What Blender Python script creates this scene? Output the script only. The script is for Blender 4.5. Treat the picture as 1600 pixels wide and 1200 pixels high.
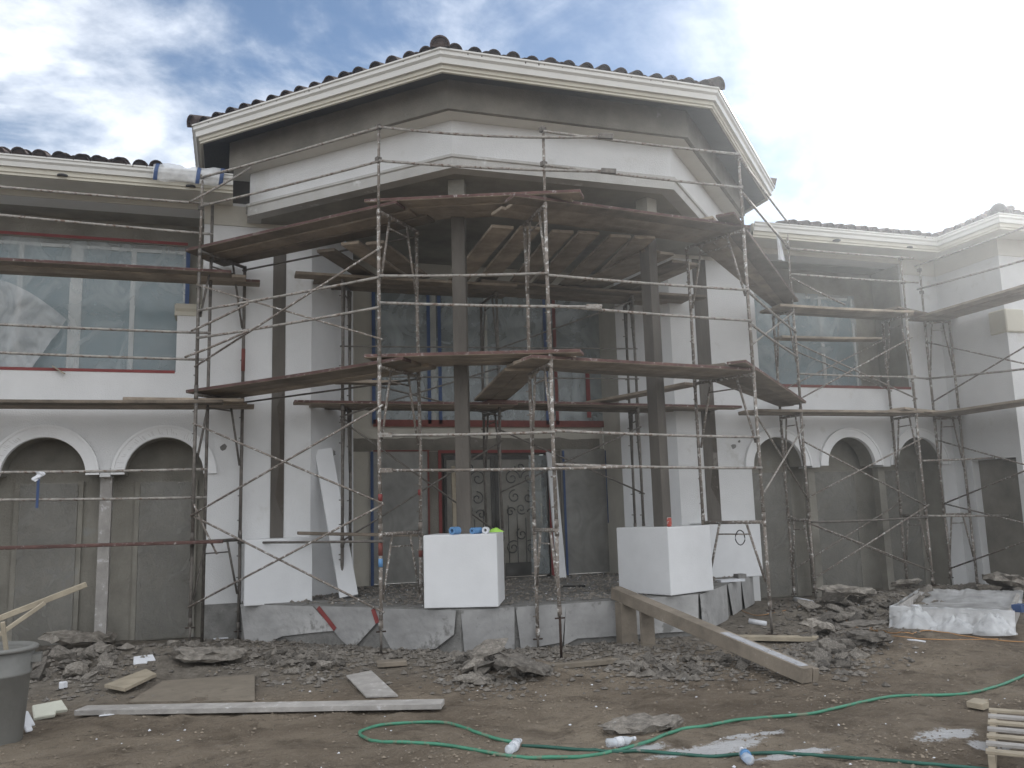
import bpy, bmesh, math, random
from mathutils import Vector, Matrix, noise
from mathutils.geometry import tessellate_polygon
random.seed(7)
for o in list(bpy.data.objects): bpy.data.objects.remove(o)
scene = bpy.context.scene
C = scene.collection
rad = math.radians

# ---------------------------------------------------------------- camera
FPX, YAW, PITCH, ROLL, EYE = 1339.0, rad(18.256), rad(8.524), rad(1.656), 1.65
Fw = Vector((math.sin(YAW)*math.cos(PITCH), math.cos(YAW)*math.cos(PITCH), math.sin(PITCH)))
R0 = Vector((math.cos(YAW), -math.sin(YAW), 0)); U0 = R0.cross(Fw)
Rt = R0*math.cos(ROLL) - U0*math.sin(ROLL)
Up = U0*math.cos(ROLL) + R0*math.sin(ROLL)
cam = bpy.data.cameras.new('camera'); co = bpy.data.objects.new('camera', cam); C.objects.link(co)
cam.sensor_width = 36; cam.lens = FPX/1600*36; cam.clip_start = .05; cam.clip_end = 2000
co.matrix_world = Matrix(((Rt.x, Up.x, -Fw.x, 0), (Rt.y, Up.y, -Fw.y, 0), (Rt.z, Up.z, -Fw.z, EYE), (0, 0, 0, 1)))
scene.camera = co

# ---------------------------------------------------------------- light and sky
SUN_AZ, SUN_EL = rad(50), rad(27)
sdir = Vector((math.sin(SUN_AZ)*math.cos(SUN_EL), math.cos(SUN_AZ)*math.cos(SUN_EL), math.sin(SUN_EL)))
sl = bpy.data.lights.new('sun', 'SUN'); sl.energy = 2.8; sl.angle = rad(1.5); sl.color = (1, .955, .89)
so = bpy.data.objects.new('sun', sl); C.objects.link(so); so.location = (20, 20, 30)
so.rotation_euler = sdir.to_track_quat('Z', 'Y').to_euler()
world = bpy.data.worlds.new('World'); scene.world = world; world.use_nodes = True
def build_world():
    nt = world.node_tree; nt.nodes.clear(); N = nt.nodes.new; L = nt.links.new
    out = N('ShaderNodeOutputWorld'); bg = N('ShaderNodeBackground'); bg.inputs[1].default_value = .1
    L(bg.outputs[0], out.inputs[0])
    sky = N('ShaderNodeTexSky'); sky.sky_type = 'NISHITA'; sky.sun_disc = False
    sky.sun_elevation = SUN_EL; sky.sun_rotation = SUN_AZ; sky.air_density = 1.0; sky.dust_density = .15; sky.ozone_density = 2.0
    tc = N('ShaderNodeTexCoord'); sep = N('ShaderNodeSeparateXYZ'); L(tc.outputs['Generated'], sep.inputs[0])
    def m(op, a, b=None, c=None):
        n = N('ShaderNodeMath'); n.operation = op
        for i, v in enumerate((a, b, c)):
            if v is None: continue
            if isinstance(v, (int, float)): n.inputs[i].default_value = v
            else: L(v, n.inputs[i])
        return n.outputs[0]
    zz = m('ADD', m('MAXIMUM', sep.outputs[2], 0.0), .34)
    cx = N('ShaderNodeCombineXYZ'); L(m('DIVIDE', sep.outputs[0], zz), cx.inputs[0]); L(m('DIVIDE', sep.outputs[1], zz), cx.inputs[1])
    mp = N('ShaderNodeMapping'); mp.inputs['Rotation'].default_value = (0, 0, rad(-50)); mp.inputs['Scale'].default_value = (1.0, 1.35, 1)
    mp.inputs['Location'].default_value = (3.1, 1.4, 0)
    L(cx.outputs[0], mp.inputs[0])
    n1 = N('ShaderNodeTexNoise'); n1.inputs['Scale'].default_value = 2.1; n1.inputs['Detail'].default_value = 9; n1.inputs['Roughness'].default_value = .56; n1.inputs['Distortion'].default_value = .9
    L(mp.outputs[0], n1.inputs['Vector'])
    n2 = N('ShaderNodeTexNoise'); n2.inputs['Scale'].default_value = 7.5; n2.inputs['Detail'].default_value = 6; n2.inputs['Roughness'].default_value = .6
    L(mp.outputs[0], n2.inputs['Vector'])
    # closeness to the sun
    vd = N('ShaderNodeVectorMath'); vd.operation = 'DOT_PRODUCT'; L(tc.outputs['Generated'], vd.inputs[0]); vd.inputs[1].default_value = sdir
    d = m('MAXIMUM', vd.outputs['Value'], 0.0)
    glow = m('ADD', m('POWER', d, 26.0), m('MULTIPLY', m('POWER', d, 5.0), .16))
    # the clouds break up into an opening above the left part of the house
    vg = N('ShaderNodeVectorMath'); vg.operation = 'DOT_PRODUCT'; L(tc.outputs['Generated'], vg.inputs[0]); vg.inputs[1].default_value = ray(*GAP).normalized()
    gap = m('POWER', m('MAXIMUM', vg.outputs['Value'], 0.0), 3.0)
    cov = m('ADD', m('ADD', n1.outputs[0], m('MULTIPLY', m('SUBTRACT', n2.outputs[0], .5), .30)), m('SUBTRACT', m('MULTIPLY', glow, GLOW_COV), m('MULTIPLY', gap, GAP_COV)))
    cov = m('ADD', cov, .17)
    mr = N('ShaderNodeMapRange'); mr.interpolation_type = 'SMOOTHSTEP'
    mr.inputs[1].default_value = .40; mr.inputs[2].default_value = .70; L(cov, mr.inputs[0])
    amt = m('MULTIPLY', mr.outputs[0], m('SUBTRACT', .97, m('MULTIPLY', gap, .58)))
    br = m('ADD', CLOUD_BASE, m('MULTIPLY', glow, CLOUD_GLOW))
    sh = m('ADD', .62, m('MULTIPLY', n2.outputs[0], .74))
    br = m('MULTIPLY', br, sh)
    cc = N('ShaderNodeVectorMath'); cc.operation = 'SCALE'; cc.inputs[0].default_value = (.945, .965, .99); L(br, cc.inputs['Scale'])
    ss = N('ShaderNodeVectorMath'); ss.operation = 'SCALE'; L(sky.outputs[0], ss.inputs[0]); ss.inputs['Scale'].default_value = SKY_GAIN
    mix = N('ShaderNodeMix'); mix.data_type = 'RGBA'; L(amt, mix.inputs[0]); L(ss.outputs[0], mix.inputs[6]); L(cc.outputs[0], mix.inputs[7])
    L(mix.outputs[2], bg.inputs[0])
CLOUD_BASE, CLOUD_GLOW, SKY_GAIN, GAP, GLOW_COV, GAP_COV = 12.0, .6, .80, (1080, 30), .0, .21
def ray(u, v): return Fw + Rt*((u-800)/FPX) - Up*((v-600)/FPX)
build_world()
GLARE_DENSITY = .0041
vs = scene.view_settings; vs.view_transform = 'Standard'; vs.look = 'None'; vs.exposure = 0.55; vs.gamma = 1; vs.use_curve_mapping = False
scene.cycles.max_bounces = 6; scene.cycles.transparent_max_bounces = 12

# ---------------------------------------------------------------- pixel -> place helpers (photo is 1600 x 1200)
O = Vector((0, 0, EYE))
def ray(u, v): return Fw + Rt*((u-800)/FPX) - Up*((v-600)/FPX)
def az(u, v, z): d = ray(u, v); return O + d*((z-EYE)/d.z)
def ay(u, v, y): d = ray(u, v); return O + d*(y/d.y)
def ax(u, v, x): d = ray(u, v); return O + d*(x/d.x)
def row(x, y, z):
    d = Vector((x, y, z)) - O; return 600 - FPX*d.dot(Up)/d.dot(Fw)
def zv(x, y, v):
    lo, hi = -1., 12.
    for _ in range(40):
        m = (lo+hi)/2
        if row(x, y, m) > v: lo = m
        else: hi = m
    return lo

# ---------------------------------------------------------------- materials
MATS = {}
def mat(name, col, rough=.8, var=.25, scale=3.0, bump=.2, bscale=40., metal=0., col2=None, spots=None, spot_scale=20., spot_amt=.6, stretch=None, spec=.4, rnd=0., alpha=None, fine=.0):
    m = bpy.data.materials.new(name); m.use_nodes = True; nt = m.node_tree; N = nt.nodes.new; L = nt.links.new
    b = nt.nodes['Principled BSDF']; b.inputs['Roughness'].default_value = rough; b.inputs['Metallic'].default_value = metal
    b.inputs['Specular IOR Level'].default_value = spec
    tc = N('ShaderNodeTexCoord'); vec = tc.outputs['Object']
    if stretch:
        mp = N('ShaderNodeMapping'); mp.inputs['Scale'].default_value = stretch; L(vec, mp.inputs[0]); vec = mp.outputs[0]
    n = N('ShaderNodeTexNoise'); n.inputs['Scale'].default_value = scale; n.inputs['Detail'].default_value = 7; n.inputs['Roughness'].default_value = .62; L(vec, n.inputs['Vector'])
    cr = N('ShaderNodeValToRGB'); cr.color_ramp.elements[0].position = .3; cr.color_ramp.elements[1].position = .7
    c2 = col2 or tuple(max(0, c*(1+var)) for c in col); c1 = tuple(c*(1-var) for c in col) if not col2 else col
    cr.color_ramp.elements[0].color = (*c1, 1); cr.color_ramp.elements[1].color = (*c2, 1)
    L(n.outputs[0], cr.inputs[0]); colr = cr.outputs[0]
    if spots:
        s = N('ShaderNodeTexNoise'); s.inputs['Scale'].default_value = spot_scale; s.inputs['Detail'].default_value = 4; s.inputs['Roughness'].default_value = .7; L(tc.outputs['Object'], s.inputs['Vector'])
        r = N('ShaderNodeValToRGB'); r.color_ramp.elements[0].position = spot_amt; r.color_ramp.elements[1].position = min(1, spot_amt+.07); L(s.outputs[0], r.inputs[0])
        mx = N('ShaderNodeMix'); mx.data_type = 'RGBA'; L(r.outputs[0], mx.inputs[0]); L(colr, mx.inputs[6]); mx.inputs[7].default_value = (*spots, 1); colr = mx.outputs[2]
    if rnd:
        oi = N('ShaderNodeObjectInfo'); hs = N('ShaderNodeHueSaturation'); mr = N('ShaderNodeMapRange'); mr.inputs[3].default_value = 1-rnd; mr.inputs[4].default_value = 1+rnd
        L(oi.outputs['Random'], mr.inputs[0]); L(mr.outputs[0], hs.inputs['Value']); L(colr, hs.inputs['Color']); colr = hs.outputs[0]
    L(colr, b.inputs['Base Color'])
    if bump:
        bn = N('ShaderNodeTexNoise'); bn.inputs['Scale'].default_value = bscale; bn.inputs['Detail'].default_value = 5; L(vec if stretch else tc.outputs['Object'], bn.inputs['Vector'])
        bp = N('ShaderNodeBump'); bp.inputs['Strength'].default_value = bump; bp.inputs['Distance'].default_value = .02; L(bn.outputs[0], bp.inputs['Height']); L(bp.outputs[0], b.inputs['Normal'])
    if alpha is not None:
        tr = N('ShaderNodeBsdfTransparent'); ms = N('ShaderNodeMixShader')
        an = N('ShaderNodeTexNoise'); an.inputs['Scale'].default_value = 2.2; an.inputs['Detail'].default_value = 4; an.inputs['Distortion'].default_value = 1.5
        mp2 = N('ShaderNodeMapping'); mp2.inputs['Scale'].default_value = (1.0, 1.0, .7); L(tc.outputs['Object'], mp2.inputs[0]); L(mp2.outputs[0], an.inputs['Vector'])
        ar = N('ShaderNodeMapRange'); ar.inputs[1].default_value = .3; ar.inputs[2].default_value = .7; ar.inputs[3].default_value = alpha-.17; ar.inputs[4].default_value = alpha+.17; L(an.outputs[0], ar.inputs[0])
        L(ar.outputs[0], ms.inputs[0]); L(tr.outputs[0], ms.inputs[1]); L(b.outputs[0], ms.inputs[2])
        L(ms.outputs[0], nt.nodes['Material Output'].inputs[0])
    MATS[name] = m; return m
WHITE = mat('white_stucco', (.67, .67, .67), .85, .075, 1.1, .35, 60, spots=(.60, .595, .58), spot_scale=1.4, spot_amt=.60)
WHITE2 = mat('primed_white', (.70, .705, .715), .8, .05, 2.6, .10, 45, spots=(.62, .61, .59), spot_scale=5, spot_amt=.68)
BEIGE = mat('beige_stucco', (.50, .475, .42), .9, .12, 1.2, .25, 70)
GREY = mat('grey_render', (.20, .185, .16), .95, .32, 1.4, .4, 50, spots=(.33, .32, .30), spot_scale=2.2, spot_amt=.66)
OLIVE = mat('olive_render', (.255, .24, .208), .95, .34, 1.3, .4, 40, spots=(.31, .305, .29), spot_scale=1.3, spot_amt=.62)
CEIL = mat('ceiling_render', (.30, .285, .25), .95, .35, 1.1, .3, 40)
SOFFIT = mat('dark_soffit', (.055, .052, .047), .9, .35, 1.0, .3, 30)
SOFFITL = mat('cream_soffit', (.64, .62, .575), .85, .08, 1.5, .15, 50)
CREAM = mat('cream_paint', (.55, .52, .44), .6, .05, 2, .1, 40)
GUTTER = mat('gutter_white', (.62, .61, .58), .4, .04, 2, .05, 30, spec=.5)
MOULD = mat('moulding_patch', (.47, .46, .44), .85, .1, 3, .25, 50, spots=(.66, .66, .65), spot_scale=1.8, spot_amt=.6)
TRIM = mat('arch_trim_white', (.80, .80, .80), .8, .04, 4, .2, 50, spots=(.45, .44, .43), spot_scale=26, spot_amt=.70)
TILE = mat('roof_clay', (.055, .036, .03), .8, .45, 9, .4, 60, rnd=.45, spots=(.16, .075, .05), spot_scale=7, spot_amt=.62)
UNDERLAY = mat('roof_underlay', (.05, .045, .042), .9)
CONC = mat('concrete', (.20, .195, .185), .95, .35, 4, .7, 30, spots=(.36, .35, .34), spot_scale=9, spot_amt=.66)
CHUNK = mat('broken_concrete', (.235, .212, .185), .95, .5, 6, .9, 35, rnd=.42, spots=(.42, .41, .39), spot_scale=11, spot_amt=.62)
SHEETM = mat('grey_paper', (.345, .34, .335), .7, .28, 1.6, .9, 7, spots=(.20, .195, .185), spot_scale=2.6, spot_amt=.57, rnd=.2)
WOOD = mat('weathered_plank', (.26, .215, .17), .85, .4, 2.5, .4, 30, stretch=None, spots=(.38, .35, .32), spot_scale=14, spot_amt=.66, rnd=.42)
REDW = mat('red_edge_plank', (.105, .058, .05), .85, .35, 5, .3, 40, spots=(.36, .32, .31), spot_scale=16, spot_amt=.58, rnd=.25)
TIMBER = mat('ramp_timber', (.215, .182, .145), .85, .3, 3, .35, 35, spots=(.52, .52, .52), spot_scale=3.0, spot_amt=.69)
PALE = mat('pale_pine', (.36, .31, .235), .8, .25, 4, .25, 40, spots=(.6, .58, .55), spot_scale=12, spot_amt=.7)
GREYW = mat('grey_board', (.36, .34, .32), .85, .22, 5, .35, 40, spots=(.55, .54, .54), spot_scale=10, spot_amt=.6)
PLY = mat('plywood', (.205, .175, .138), .9, .18, 4, .2, 30, spots=(.16, .135, .105), spot_scale=5, spot_amt=.58)
PIPE = mat('spattered_pipe', (.215, .185, .16), .6, .4, 14, .3, 60, metal=.25, spots=(.62, .61, .59), spot_scale=26, spot_amt=.55)
PIPED = mat('dark_pipe', (.15, .135, .12), .6, .4, 14, .3, 60, metal=.3, spots=(.42, .41, .40), spot_scale=30, spot_amt=.63)
RAIL = mat('pale_pipe', (.32, .30, .275), .65, .35, 12, .3, 60, metal=.2, spots=(.15, .10, .075), spot_scale=22, spot_amt=.54)
RUST = mat('rusty_jack', (.055, .036, .028), .85, .4, 20, .4, 70, metal=.3)
POST = mat('raw_post', (.115, .103, .09), .85, .3, 3, .3, 30, stretch=(1, 1, .25), spots=(.30, .28, .26), spot_scale=12, spot_amt=.7)
STRIPE = mat('raw_post_face', (.085, .072, .06), .9, .35, 2, .3, 30, spots=(.22, .20, .18), spot_scale=2.2, spot_amt=.58)
GLASS = mat('dark_glass', (.105, .118, .115), .12, .2, 1.2, 0, spec=.6)
GLASSB = mat('blue_glass', (.15, .225, .255), .18, .14, .8, 0, spec=.6)
FRAME = mat('window_white', (.68, .68, .67), .5, .04, 3, .05)
DOORD = mat('dark_wood_door', (.06, .05, .042), .7, .3, 4, .2)
IRON = mat('black_iron', (.022, .02, .018), .6, .2, 8, .1, metal=.5)
FILM = mat('plastic_film', (.50, .55, .56), .25, .08, 2, .5, 4, alpha=.40, spec=.6)
FILMD = mat('dusty_plastic_film', (.275, .268, .25), .42, .3, 1.1, .5, 4, alpha=.84, spec=.5)
FILMW = mat('white_plastic_film', (.74, .75, .76), .35, .06, 3, .4, 7, alpha=.48, spec=.7)
FILMV = mat('dusty_veil_film', (.30, .295, .28), .35, .2, 2, .4, 4, alpha=.22, spec=.4)
FILMA = mat('arcade_film', (.27, .262, .24), .4, .3, 1.1, .5, 4, alpha=.5, spec=.5)
REDT = mat('red_tape', (.22, .045, .042), .6, .15, 8, .1)
REDDK = mat('dull_red_tape', (.17, .05, .04), .7, .2, 8, .1)
BLUET = mat('blue_tape', (.04, .075, .18), .6, .15, 8, .1)
BLUEL = mat('light_blue_tape', (.12, .27, .50), .6, .1, 8, .1)
LIME = mat('lime_cloth', (.40, .72, .12), .7, .1, 8, .2)
BIN = mat('grey_bin_plastic', (.20, .198, .186), .55, .15, 3, .15, 30, spots=(.2, .19, .18), spot_scale=7, spot_amt=.68)
HOSE = mat('green_hose', (.06, .23, .145), .45, .22, 6, .1, 40, spots=(.17, .20, .14), spot_scale=9, spot_amt=.55)
HOSED = mat('dark_green_hose', (.025, .10, .075), .5, .3, 6, .1, 40, spots=(.2, .2, .18), spot_scale=8, spot_amt=.64)
FOAM = mat('white_foam', (.66, .67, .70), .8, .06, 6, .3, 40)
CORD = mat('orange_cord', (.45, .24, .10), .6, .15, 8, 0)
CANR = mat('red_can', (.42, .07, .05), .4, .1, 20, 0, spots=(.7, .68, .66), spot_scale=28, spot_amt=.55)
CLEAR = mat('clear_bottle', (.75, .8, .86), .15, .06, 10, .3, 30, alpha=.5, spec=.8)
BLACK = mat('black_rubber', (.02, .02, .02), .8, .2)
LIGHTD = mat('downlight_dark', (.05, .05, .05), .6, .2)

def ground_mat():
    m = bpy.data.materials.new('trodden_dirt'); m.use_nodes = True; nt = m.node_tree; N = nt.nodes.new; L = nt.links.new
    b = nt.nodes['Principled BSDF']; b.inputs['Roughness'].default_value = .97; b.inputs['Specular IOR Level'].default_value = .2
    tc = N('ShaderNodeTexCoord')
    def nz(s, det=8, r=.65, dist=0):
        n = N('ShaderNodeTexNoise'); n.inputs['Scale'].default_value = s; n.inputs['Detail'].default_value = det; n.inputs['Roughness'].default_value = r; n.inputs['Distortion'].default_value = dist
        L(tc.outputs['Object'], n.inputs['Vector']); return n.outputs[0]
    def ramp(x, a, b_, ca, cb):
        r = N('ShaderNodeValToRGB'); r.color_ramp.elements[0].position = a; r.color_ramp.elements[1].position = b_
        r.color_ramp.elements[0].color = (*ca, 1); r.color_ramp.elements[1].color = (*cb, 1); L(x, r.inputs[0]); return r.outputs[0]
    def mix(f, a, b_):
        x = N('ShaderNodeMix'); x.data_type = 'RGBA'
        for i, v in ((0, f), (6, a), (7, b_)):
            if isinstance(v, tuple): x.inputs[i].default_value = (*v, 1)
            elif isinstance(v, float): x.inputs[i].default_value = v
            else: L(v, x.inputs[i])
        return x.outputs[2]
    base = ramp(nz(.55, 9, .66, .6), .34, .66, (.165, .13, .096), (.335, .278, .212))
    c = mix(ramp(nz(1.7, 8, .7, .4), .50, .72, (0, 0, 0), (.85, .85, .85)), base, (.105, .08, .058))
    c = mix(ramp(nz(7., 6, .7), .55, .75, (0, 0, 0), (.7, .7, .7)), c, (.33, .285, .235))
    c = mix(ramp(nz(38., 3, .8), .60, .72, (0, 0, 0), (.8, .8, .8)), c, (.38, .35, .31))
    c = mix(ramp(nz(60., 3, .8), .62, .70, (0, 0, 0), (.7, .7, .7)), c, (.075, .058, .045))
    c = mix(ramp(nz(3.4, 9, .75, .5), .53, .66, (0, 0, 0), (.75, .75, .75)), c, (.088, .068, .05))
    c = mix(ramp(nz(2.6, 9, .78, .9), .60, .72, (0, 0, 0), (.65, .65, .65)), c, (.36, .325, .28))
    # grey demolition dust close to the building, white plaster spills in front
    sep = N('ShaderNodeSeparateXYZ'); L(tc.outputs['Object'], sep.inputs[0])
    def M(op, a, b_=None):
        n = N('ShaderNodeMath'); n.operation = op
        for i, v in enumerate((a, b_)):
            if v is None: continue
            if isinstance(v, (int, float)): n.inputs[i].default_value = v
            else: L(v, n.inputs[i])
        return n.outputs[0]
    dist = M('ADD', sep.outputs[1], M('MULTIPLY', nz(1.1, 6, .6), 2.2))
    mr = N('ShaderNodeMapRange'); mr.inputs[1].default_value = 9.4; mr.inputs[2].default_value = 11.2; L(dist, mr.inputs[0])
    c = mix(M('MULTIPLY', mr.outputs[0], .8), c, ramp(nz(9., 7, .7), .35, .7, (.16, .142, .12), (.335, .305, .262)))
    spill_n = M('ADD', M('MULTIPLY', nz(4., 8, .75, .8), .9), M('MULTIPLY', nz(22., 6, .8, .4), .7)); tot = None
    for (u, v, rx, ry) in SPILLS:
        p = az(u, v, 0)
        dx = M('DIVIDE', M('SUBTRACT', sep.outputs[0], p.x), rx); dy = M('DIVIDE', M('SUBTRACT', sep.outputs[1], p.y), ry)
        e = M('SUBTRACT', 1.0, M('SQRT', M('ADD', M('MULTIPLY', dx, dx), M('MULTIPLY', dy, dy))))
        tot = e if tot is None else M('MAXIMUM', tot, e)
    s = M('ADD', M('MULTIPLY', tot, .55), M('SUBTRACT', spill_n, .80))
    c = mix(ramp(s, .10, .22, (0, 0, 0), (.9, .9, .9)), c, (.68, .68, .69))
    L(c, b.inputs['Base Color'])
    bp = N('ShaderNodeBump'); bp.inputs['Strength'].default_value = 1.0; bp.inputs['Distance'].default_value = .085
    L(M('ADD', M('MULTIPLY', nz(9., 9, .7), 1.0), M('MULTIPLY', nz(45., 4, .7), .35)), bp.inputs['Height']); L(bp.outputs[0], b.inputs['Normal'])
    return m
SPILLS = [(1110, 1172, .55, .16), (1480, 1150, .32, .17), (1240, 1180, .4, .08), (1000, 1170, .25, .12), (1545, 1165, .2, .12), (1180, 1150, .3, .1)]
DIRT = ground_mat()

# ---------------------------------------------------------------- mesh helpers
class MB:
    def __init__(s): s.v = []; s.f = []; s.sm = []
    def add(s, vs, fs, smooth=False):
        b = len(s.v); s.v += [tuple(p) for p in vs]; s.f += [tuple(i+b for i in q) for q in fs]; s.sm += [smooth]*len(fs); return s
    def box(s, a, b):
        x0, y0, z0 = [min(p, q) for p, q in zip(a, b)]; x1, y1, z1 = [max(p, q) for p, q in zip(a, b)]
        return s.add([(x0,y0,z0),(x1,y0,z0),(x1,y1,z0),(x0,y1,z0),(x0,y0,z1),(x1,y0,z1),(x1,y1,z1),(x0,y1,z1)],
              [(0,3,2,1),(4,5,6,7),(0,1,5,4),(1,2,6,5),(2,3,7,6),(3,0,4,7)])
    def beam(s, p0, p1, w, h, up=(0, 0, 1)):
        p0 = Vector(p0); p1 = Vector(p1); d = (p1-p0).normalized(); up = Vector(up)
        r = d.cross(up)
        if r.length < 1e-4: r = d.cross(Vector((1, 0, 0)))
        r.normalize(); u = r.cross(d).normalized(); vs = []
        for p in (p0, p1):
            for a, b in ((-1,-1),(1,-1),(1,1),(-1,1)): vs.append(p + r*(a*w/2) + u*(b*h/2))
        return s.add(vs, [(0,1,2,3),(7,6,5,4),(0,4,5,1),(1,5,6,2),(2,6,7,3),(3,7,4,0)])
    def tube(s, pts, r, n=8, caps=True):
        pts = [Vector(p) for p in pts]; vs = []; fs = []
        for i, p in enumerate(pts):
            d = (pts[min(i+1, len(pts)-1)] - pts[max(i-1, 0)]).normalized()
            a = d.cross(Vector((0, 0, 1)))
            if a.length < .05: a = d.cross(Vector((1, 0, 0)))
            a.normalize(); b = a.cross(d).normalized(); rr = r[i] if isinstance(r, (list, tuple)) else r
            for k in range(n):
                t = 2*math.pi*k/n; vs.append(p + a*(math.cos(t)*rr) + b*(math.sin(t)*rr))
        for i in range(len(pts)-1):
            for k in range(n):
                k2 = (k+1) % n; fs.append((i*n+k, i*n+k2, (i+1)*n+k2, (i+1)*n+k))
        s.add(vs, fs, True)
        if caps:
            b = len(s.v)-len(vs); s.f += [tuple(b+k for k in range(n))[::-1], tuple(b+(len(pts)-1)*n+k for k in range(n))]; s.sm += [False]*2
        return s
    def prism(s, poly, ext):  # poly: 3-D points of a planar outline, ext: thickness vector
        n = len(poly); ext = Vector(ext); P = [Vector(p) for p in poly]
        tris = tessellate_polygon([P]); vs = P + [p+ext for p in P]
        fs = [tuple(t) for t in tris] + [tuple(i+n for i in t[::-1]) for t in tris] + [(i, (i+1) % n, (i+1) % n+n, i+n) for i in range(n)]
        return s.add(vs, fs)
    def sweep(s, path, prof, closed_prof=True, smooth=False):
        # path: xy points (left to right, outside = right-hand side towards the viewer); prof: (d outward, z)
        P = [Vector((p[0], p[1], 0)) for p in path]; mit = []
        for i in range(len(P)):
            ds = []
            if i > 0: ds.append((P[i]-P[i-1]).normalized())
            if i < len(P)-1: ds.append((P[i+1]-P[i]).normalized())
            ns = [Vector((d.y, -d.x, 0)) for d in ds]
            if len(ns) == 1: mit.append(ns[0])
            else:
                b = (ns[0]+ns[1]).normalized(); mit.append(b/b.dot(ns[0]))
        k = len(prof); vs = []; fs = []
        for p, m_ in zip(P, mit):
            for d, z in prof: vs.append((p.x+m_.x*d, p.y+m_.y*d, z))
        for i in range(len(P)-1):
            for j in range(k if closed_prof else k-1):
                j2 = (j+1) % k; fs.append((i*k+j, i*k+j2, (i+1)*k+j2, (i+1)*k+j))
        s.add(vs, fs, smooth)
        if closed_prof: s.add(vs[:k], [tuple(range(k))[::-1]]); s.add(vs[-k:], [tuple(range(k))])
        return s
    def build(s, name, m, parent=None, origin=None, bevel=0):
        me = bpy.data.meshes.new(name)
        par = BASE.get(parent.name, Vector()) if parent else Vector()
        if parent is None:
            if origin is None:
                xs = [p[0] for p in s.v]; ys = [p[1] for p in s.v]; zs = [p[2] for p in s.v]
                origin = ((min(xs)+max(xs))/2, (min(ys)+max(ys))/2, min(zs))
            par = Vector(origin)
        me.from_pydata([(p[0]-par.x, p[1]-par.y, p[2]-par.z) for p in s.v], [], s.f)
        for p, q in zip(me.polygons, s.sm): p.use_smooth = q
        bm = bmesh.new(); bm.from_mesh(me); bmesh.ops.recalc_face_normals(bm, faces=bm.faces); bm.to_mesh(me); bm.free()
        me.materials.append(m)
        o = bpy.data.objects.new(name, me); C.objects.link(o)
        if parent: o.parent = parent; BASE[o.name] = par
        else: o.location = par; BASE[o.name] = par
        if bevel:
            bv = o.modifiers.new('bevel', 'BEVEL'); bv.width = bevel; bv.segments = 1; bv.limit_method = 'ANGLE'
        return o
BASE = {}
LABELS = {}
def tag(o, label=None, cat=None, group=None, kind=None):
    if label: o['label'] = label
    if cat: o['category'] = cat
    if group: o['group'] = group
    if kind: o['kind'] = kind
    return o
def thing(name, loc, label, cat, group=None):
    o = bpy.data.objects.new(name, None); C.objects.link(o); o.location = loc; BASE[o.name] = Vector(loc); o.empty_display_size = .1
    return tag(o, label, cat, group)
def grid_sheet(f, nu, nv):  # f(s,t) -> point
    vs = [f(i/nu, j/nv) for j in range(nv+1) for i in range(nu+1)]
    fs = [(j*(nu+1)+i, j*(nu+1)+i+1, (j+1)*(nu+1)+i+1, (j+1)*(nu+1)+i) for j in range(nv) for i in range(nu)]
    return MB().add(vs, fs, True)
def fbm(x, y, z=0., o=4): return noise.fractal(Vector((x, y, z)), 1.0, 2.0, o)

# ---------------------------------------------------------------- ground
MOUNDS = [(-1.2, 11.3, 1.3, .16), (.9, 10.2, .9, .07), (3.0, 8.85, .55, .10), (5.0, 8.9, .9, .05), (7.6, 8.6, 1.0, .10), (9.5, 11.0, 1.6, .20), (12.0, 11.6, 1.6, .2), (8.0, 11.0, .9, .12), (2.85, 6.35, .3, .09)]
def gz(x, y):
    if y > 16 or y < -8 or x < -14 or x > 26: return 0
    z = .035*fbm(x*.45, y*.45) + .020*fbm(x*2.3, y*2.3, 3) + .011*fbm(x*6, y*6, 5, 4) + .014*max(0, fbm(x*3.1+7, y*4.3, 8, 3)-.25)
    for (mx, my, r, h) in MOUNDS:
        d2 = ((x-mx)**2+(y-my)**2)/(r*r)
        if d2 < 6: z += h*math.exp(-d2*1.6)*(1+.5*fbm(x*3, y*3, 9))
    return z
def axis(lo, hi, d_lo, d_hi, step):
    a = []; x = d_lo
    while x <= d_hi+1e-6: a.append(x); x += step
    s = step
    while a[-1] < hi: s *= 1.6; a.append(min(hi, a[-1]+s))
    s = step
    while a[0] > lo: s *= 1.6; a.insert(0, max(lo, a[0]-s))
    return a
gx = axis(-120, 120, -4.0, 14.0, .05); gy = axis(-120, 120, 3.8, 13.4, .05)
mb = MB(); nx = len(gx)
mb.add([(x, y, gz(x, y)) for y in gy for x in gx], [(j*nx+i, j*nx+i+1, (j+1)*nx+i+1, (j+1)*nx+i) for j in range(len(gy)-1) for i in range(nx-1)], True)
tag(mb.build('ground', DIRT, origin=(0, 0, 0)), 'trodden brown dirt yard with grey dust and white plaster spills', kind='structure')

# ---------------------------------------------------------------- scattering volume added to stand in for lens glare at the right
hz = bpy.data.materials.new('glare_scatter'); hz.use_nodes = True; nt_ = hz.node_tree; nt_.nodes.clear()
ho = nt_.nodes.new('ShaderNodeOutputMaterial'); hv = nt_.nodes.new('ShaderNodeVolumePrincipled'); nt_.links.new(hv.outputs[0], ho.inputs[1])
hv.inputs['Color'].default_value = (.88, .94, 1, 1); hv.inputs['Density'].default_value = GLARE_DENSITY; hv.inputs['Anisotropy'].default_value = .86
tag(MB().box((-121, -121, -1.5), (121, 121, 9.3)).build('glare_haze', hz, origin=(0, 0, 0)), 'thin scattering volume added to stand in for lens glare', kind='stuff')

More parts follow.
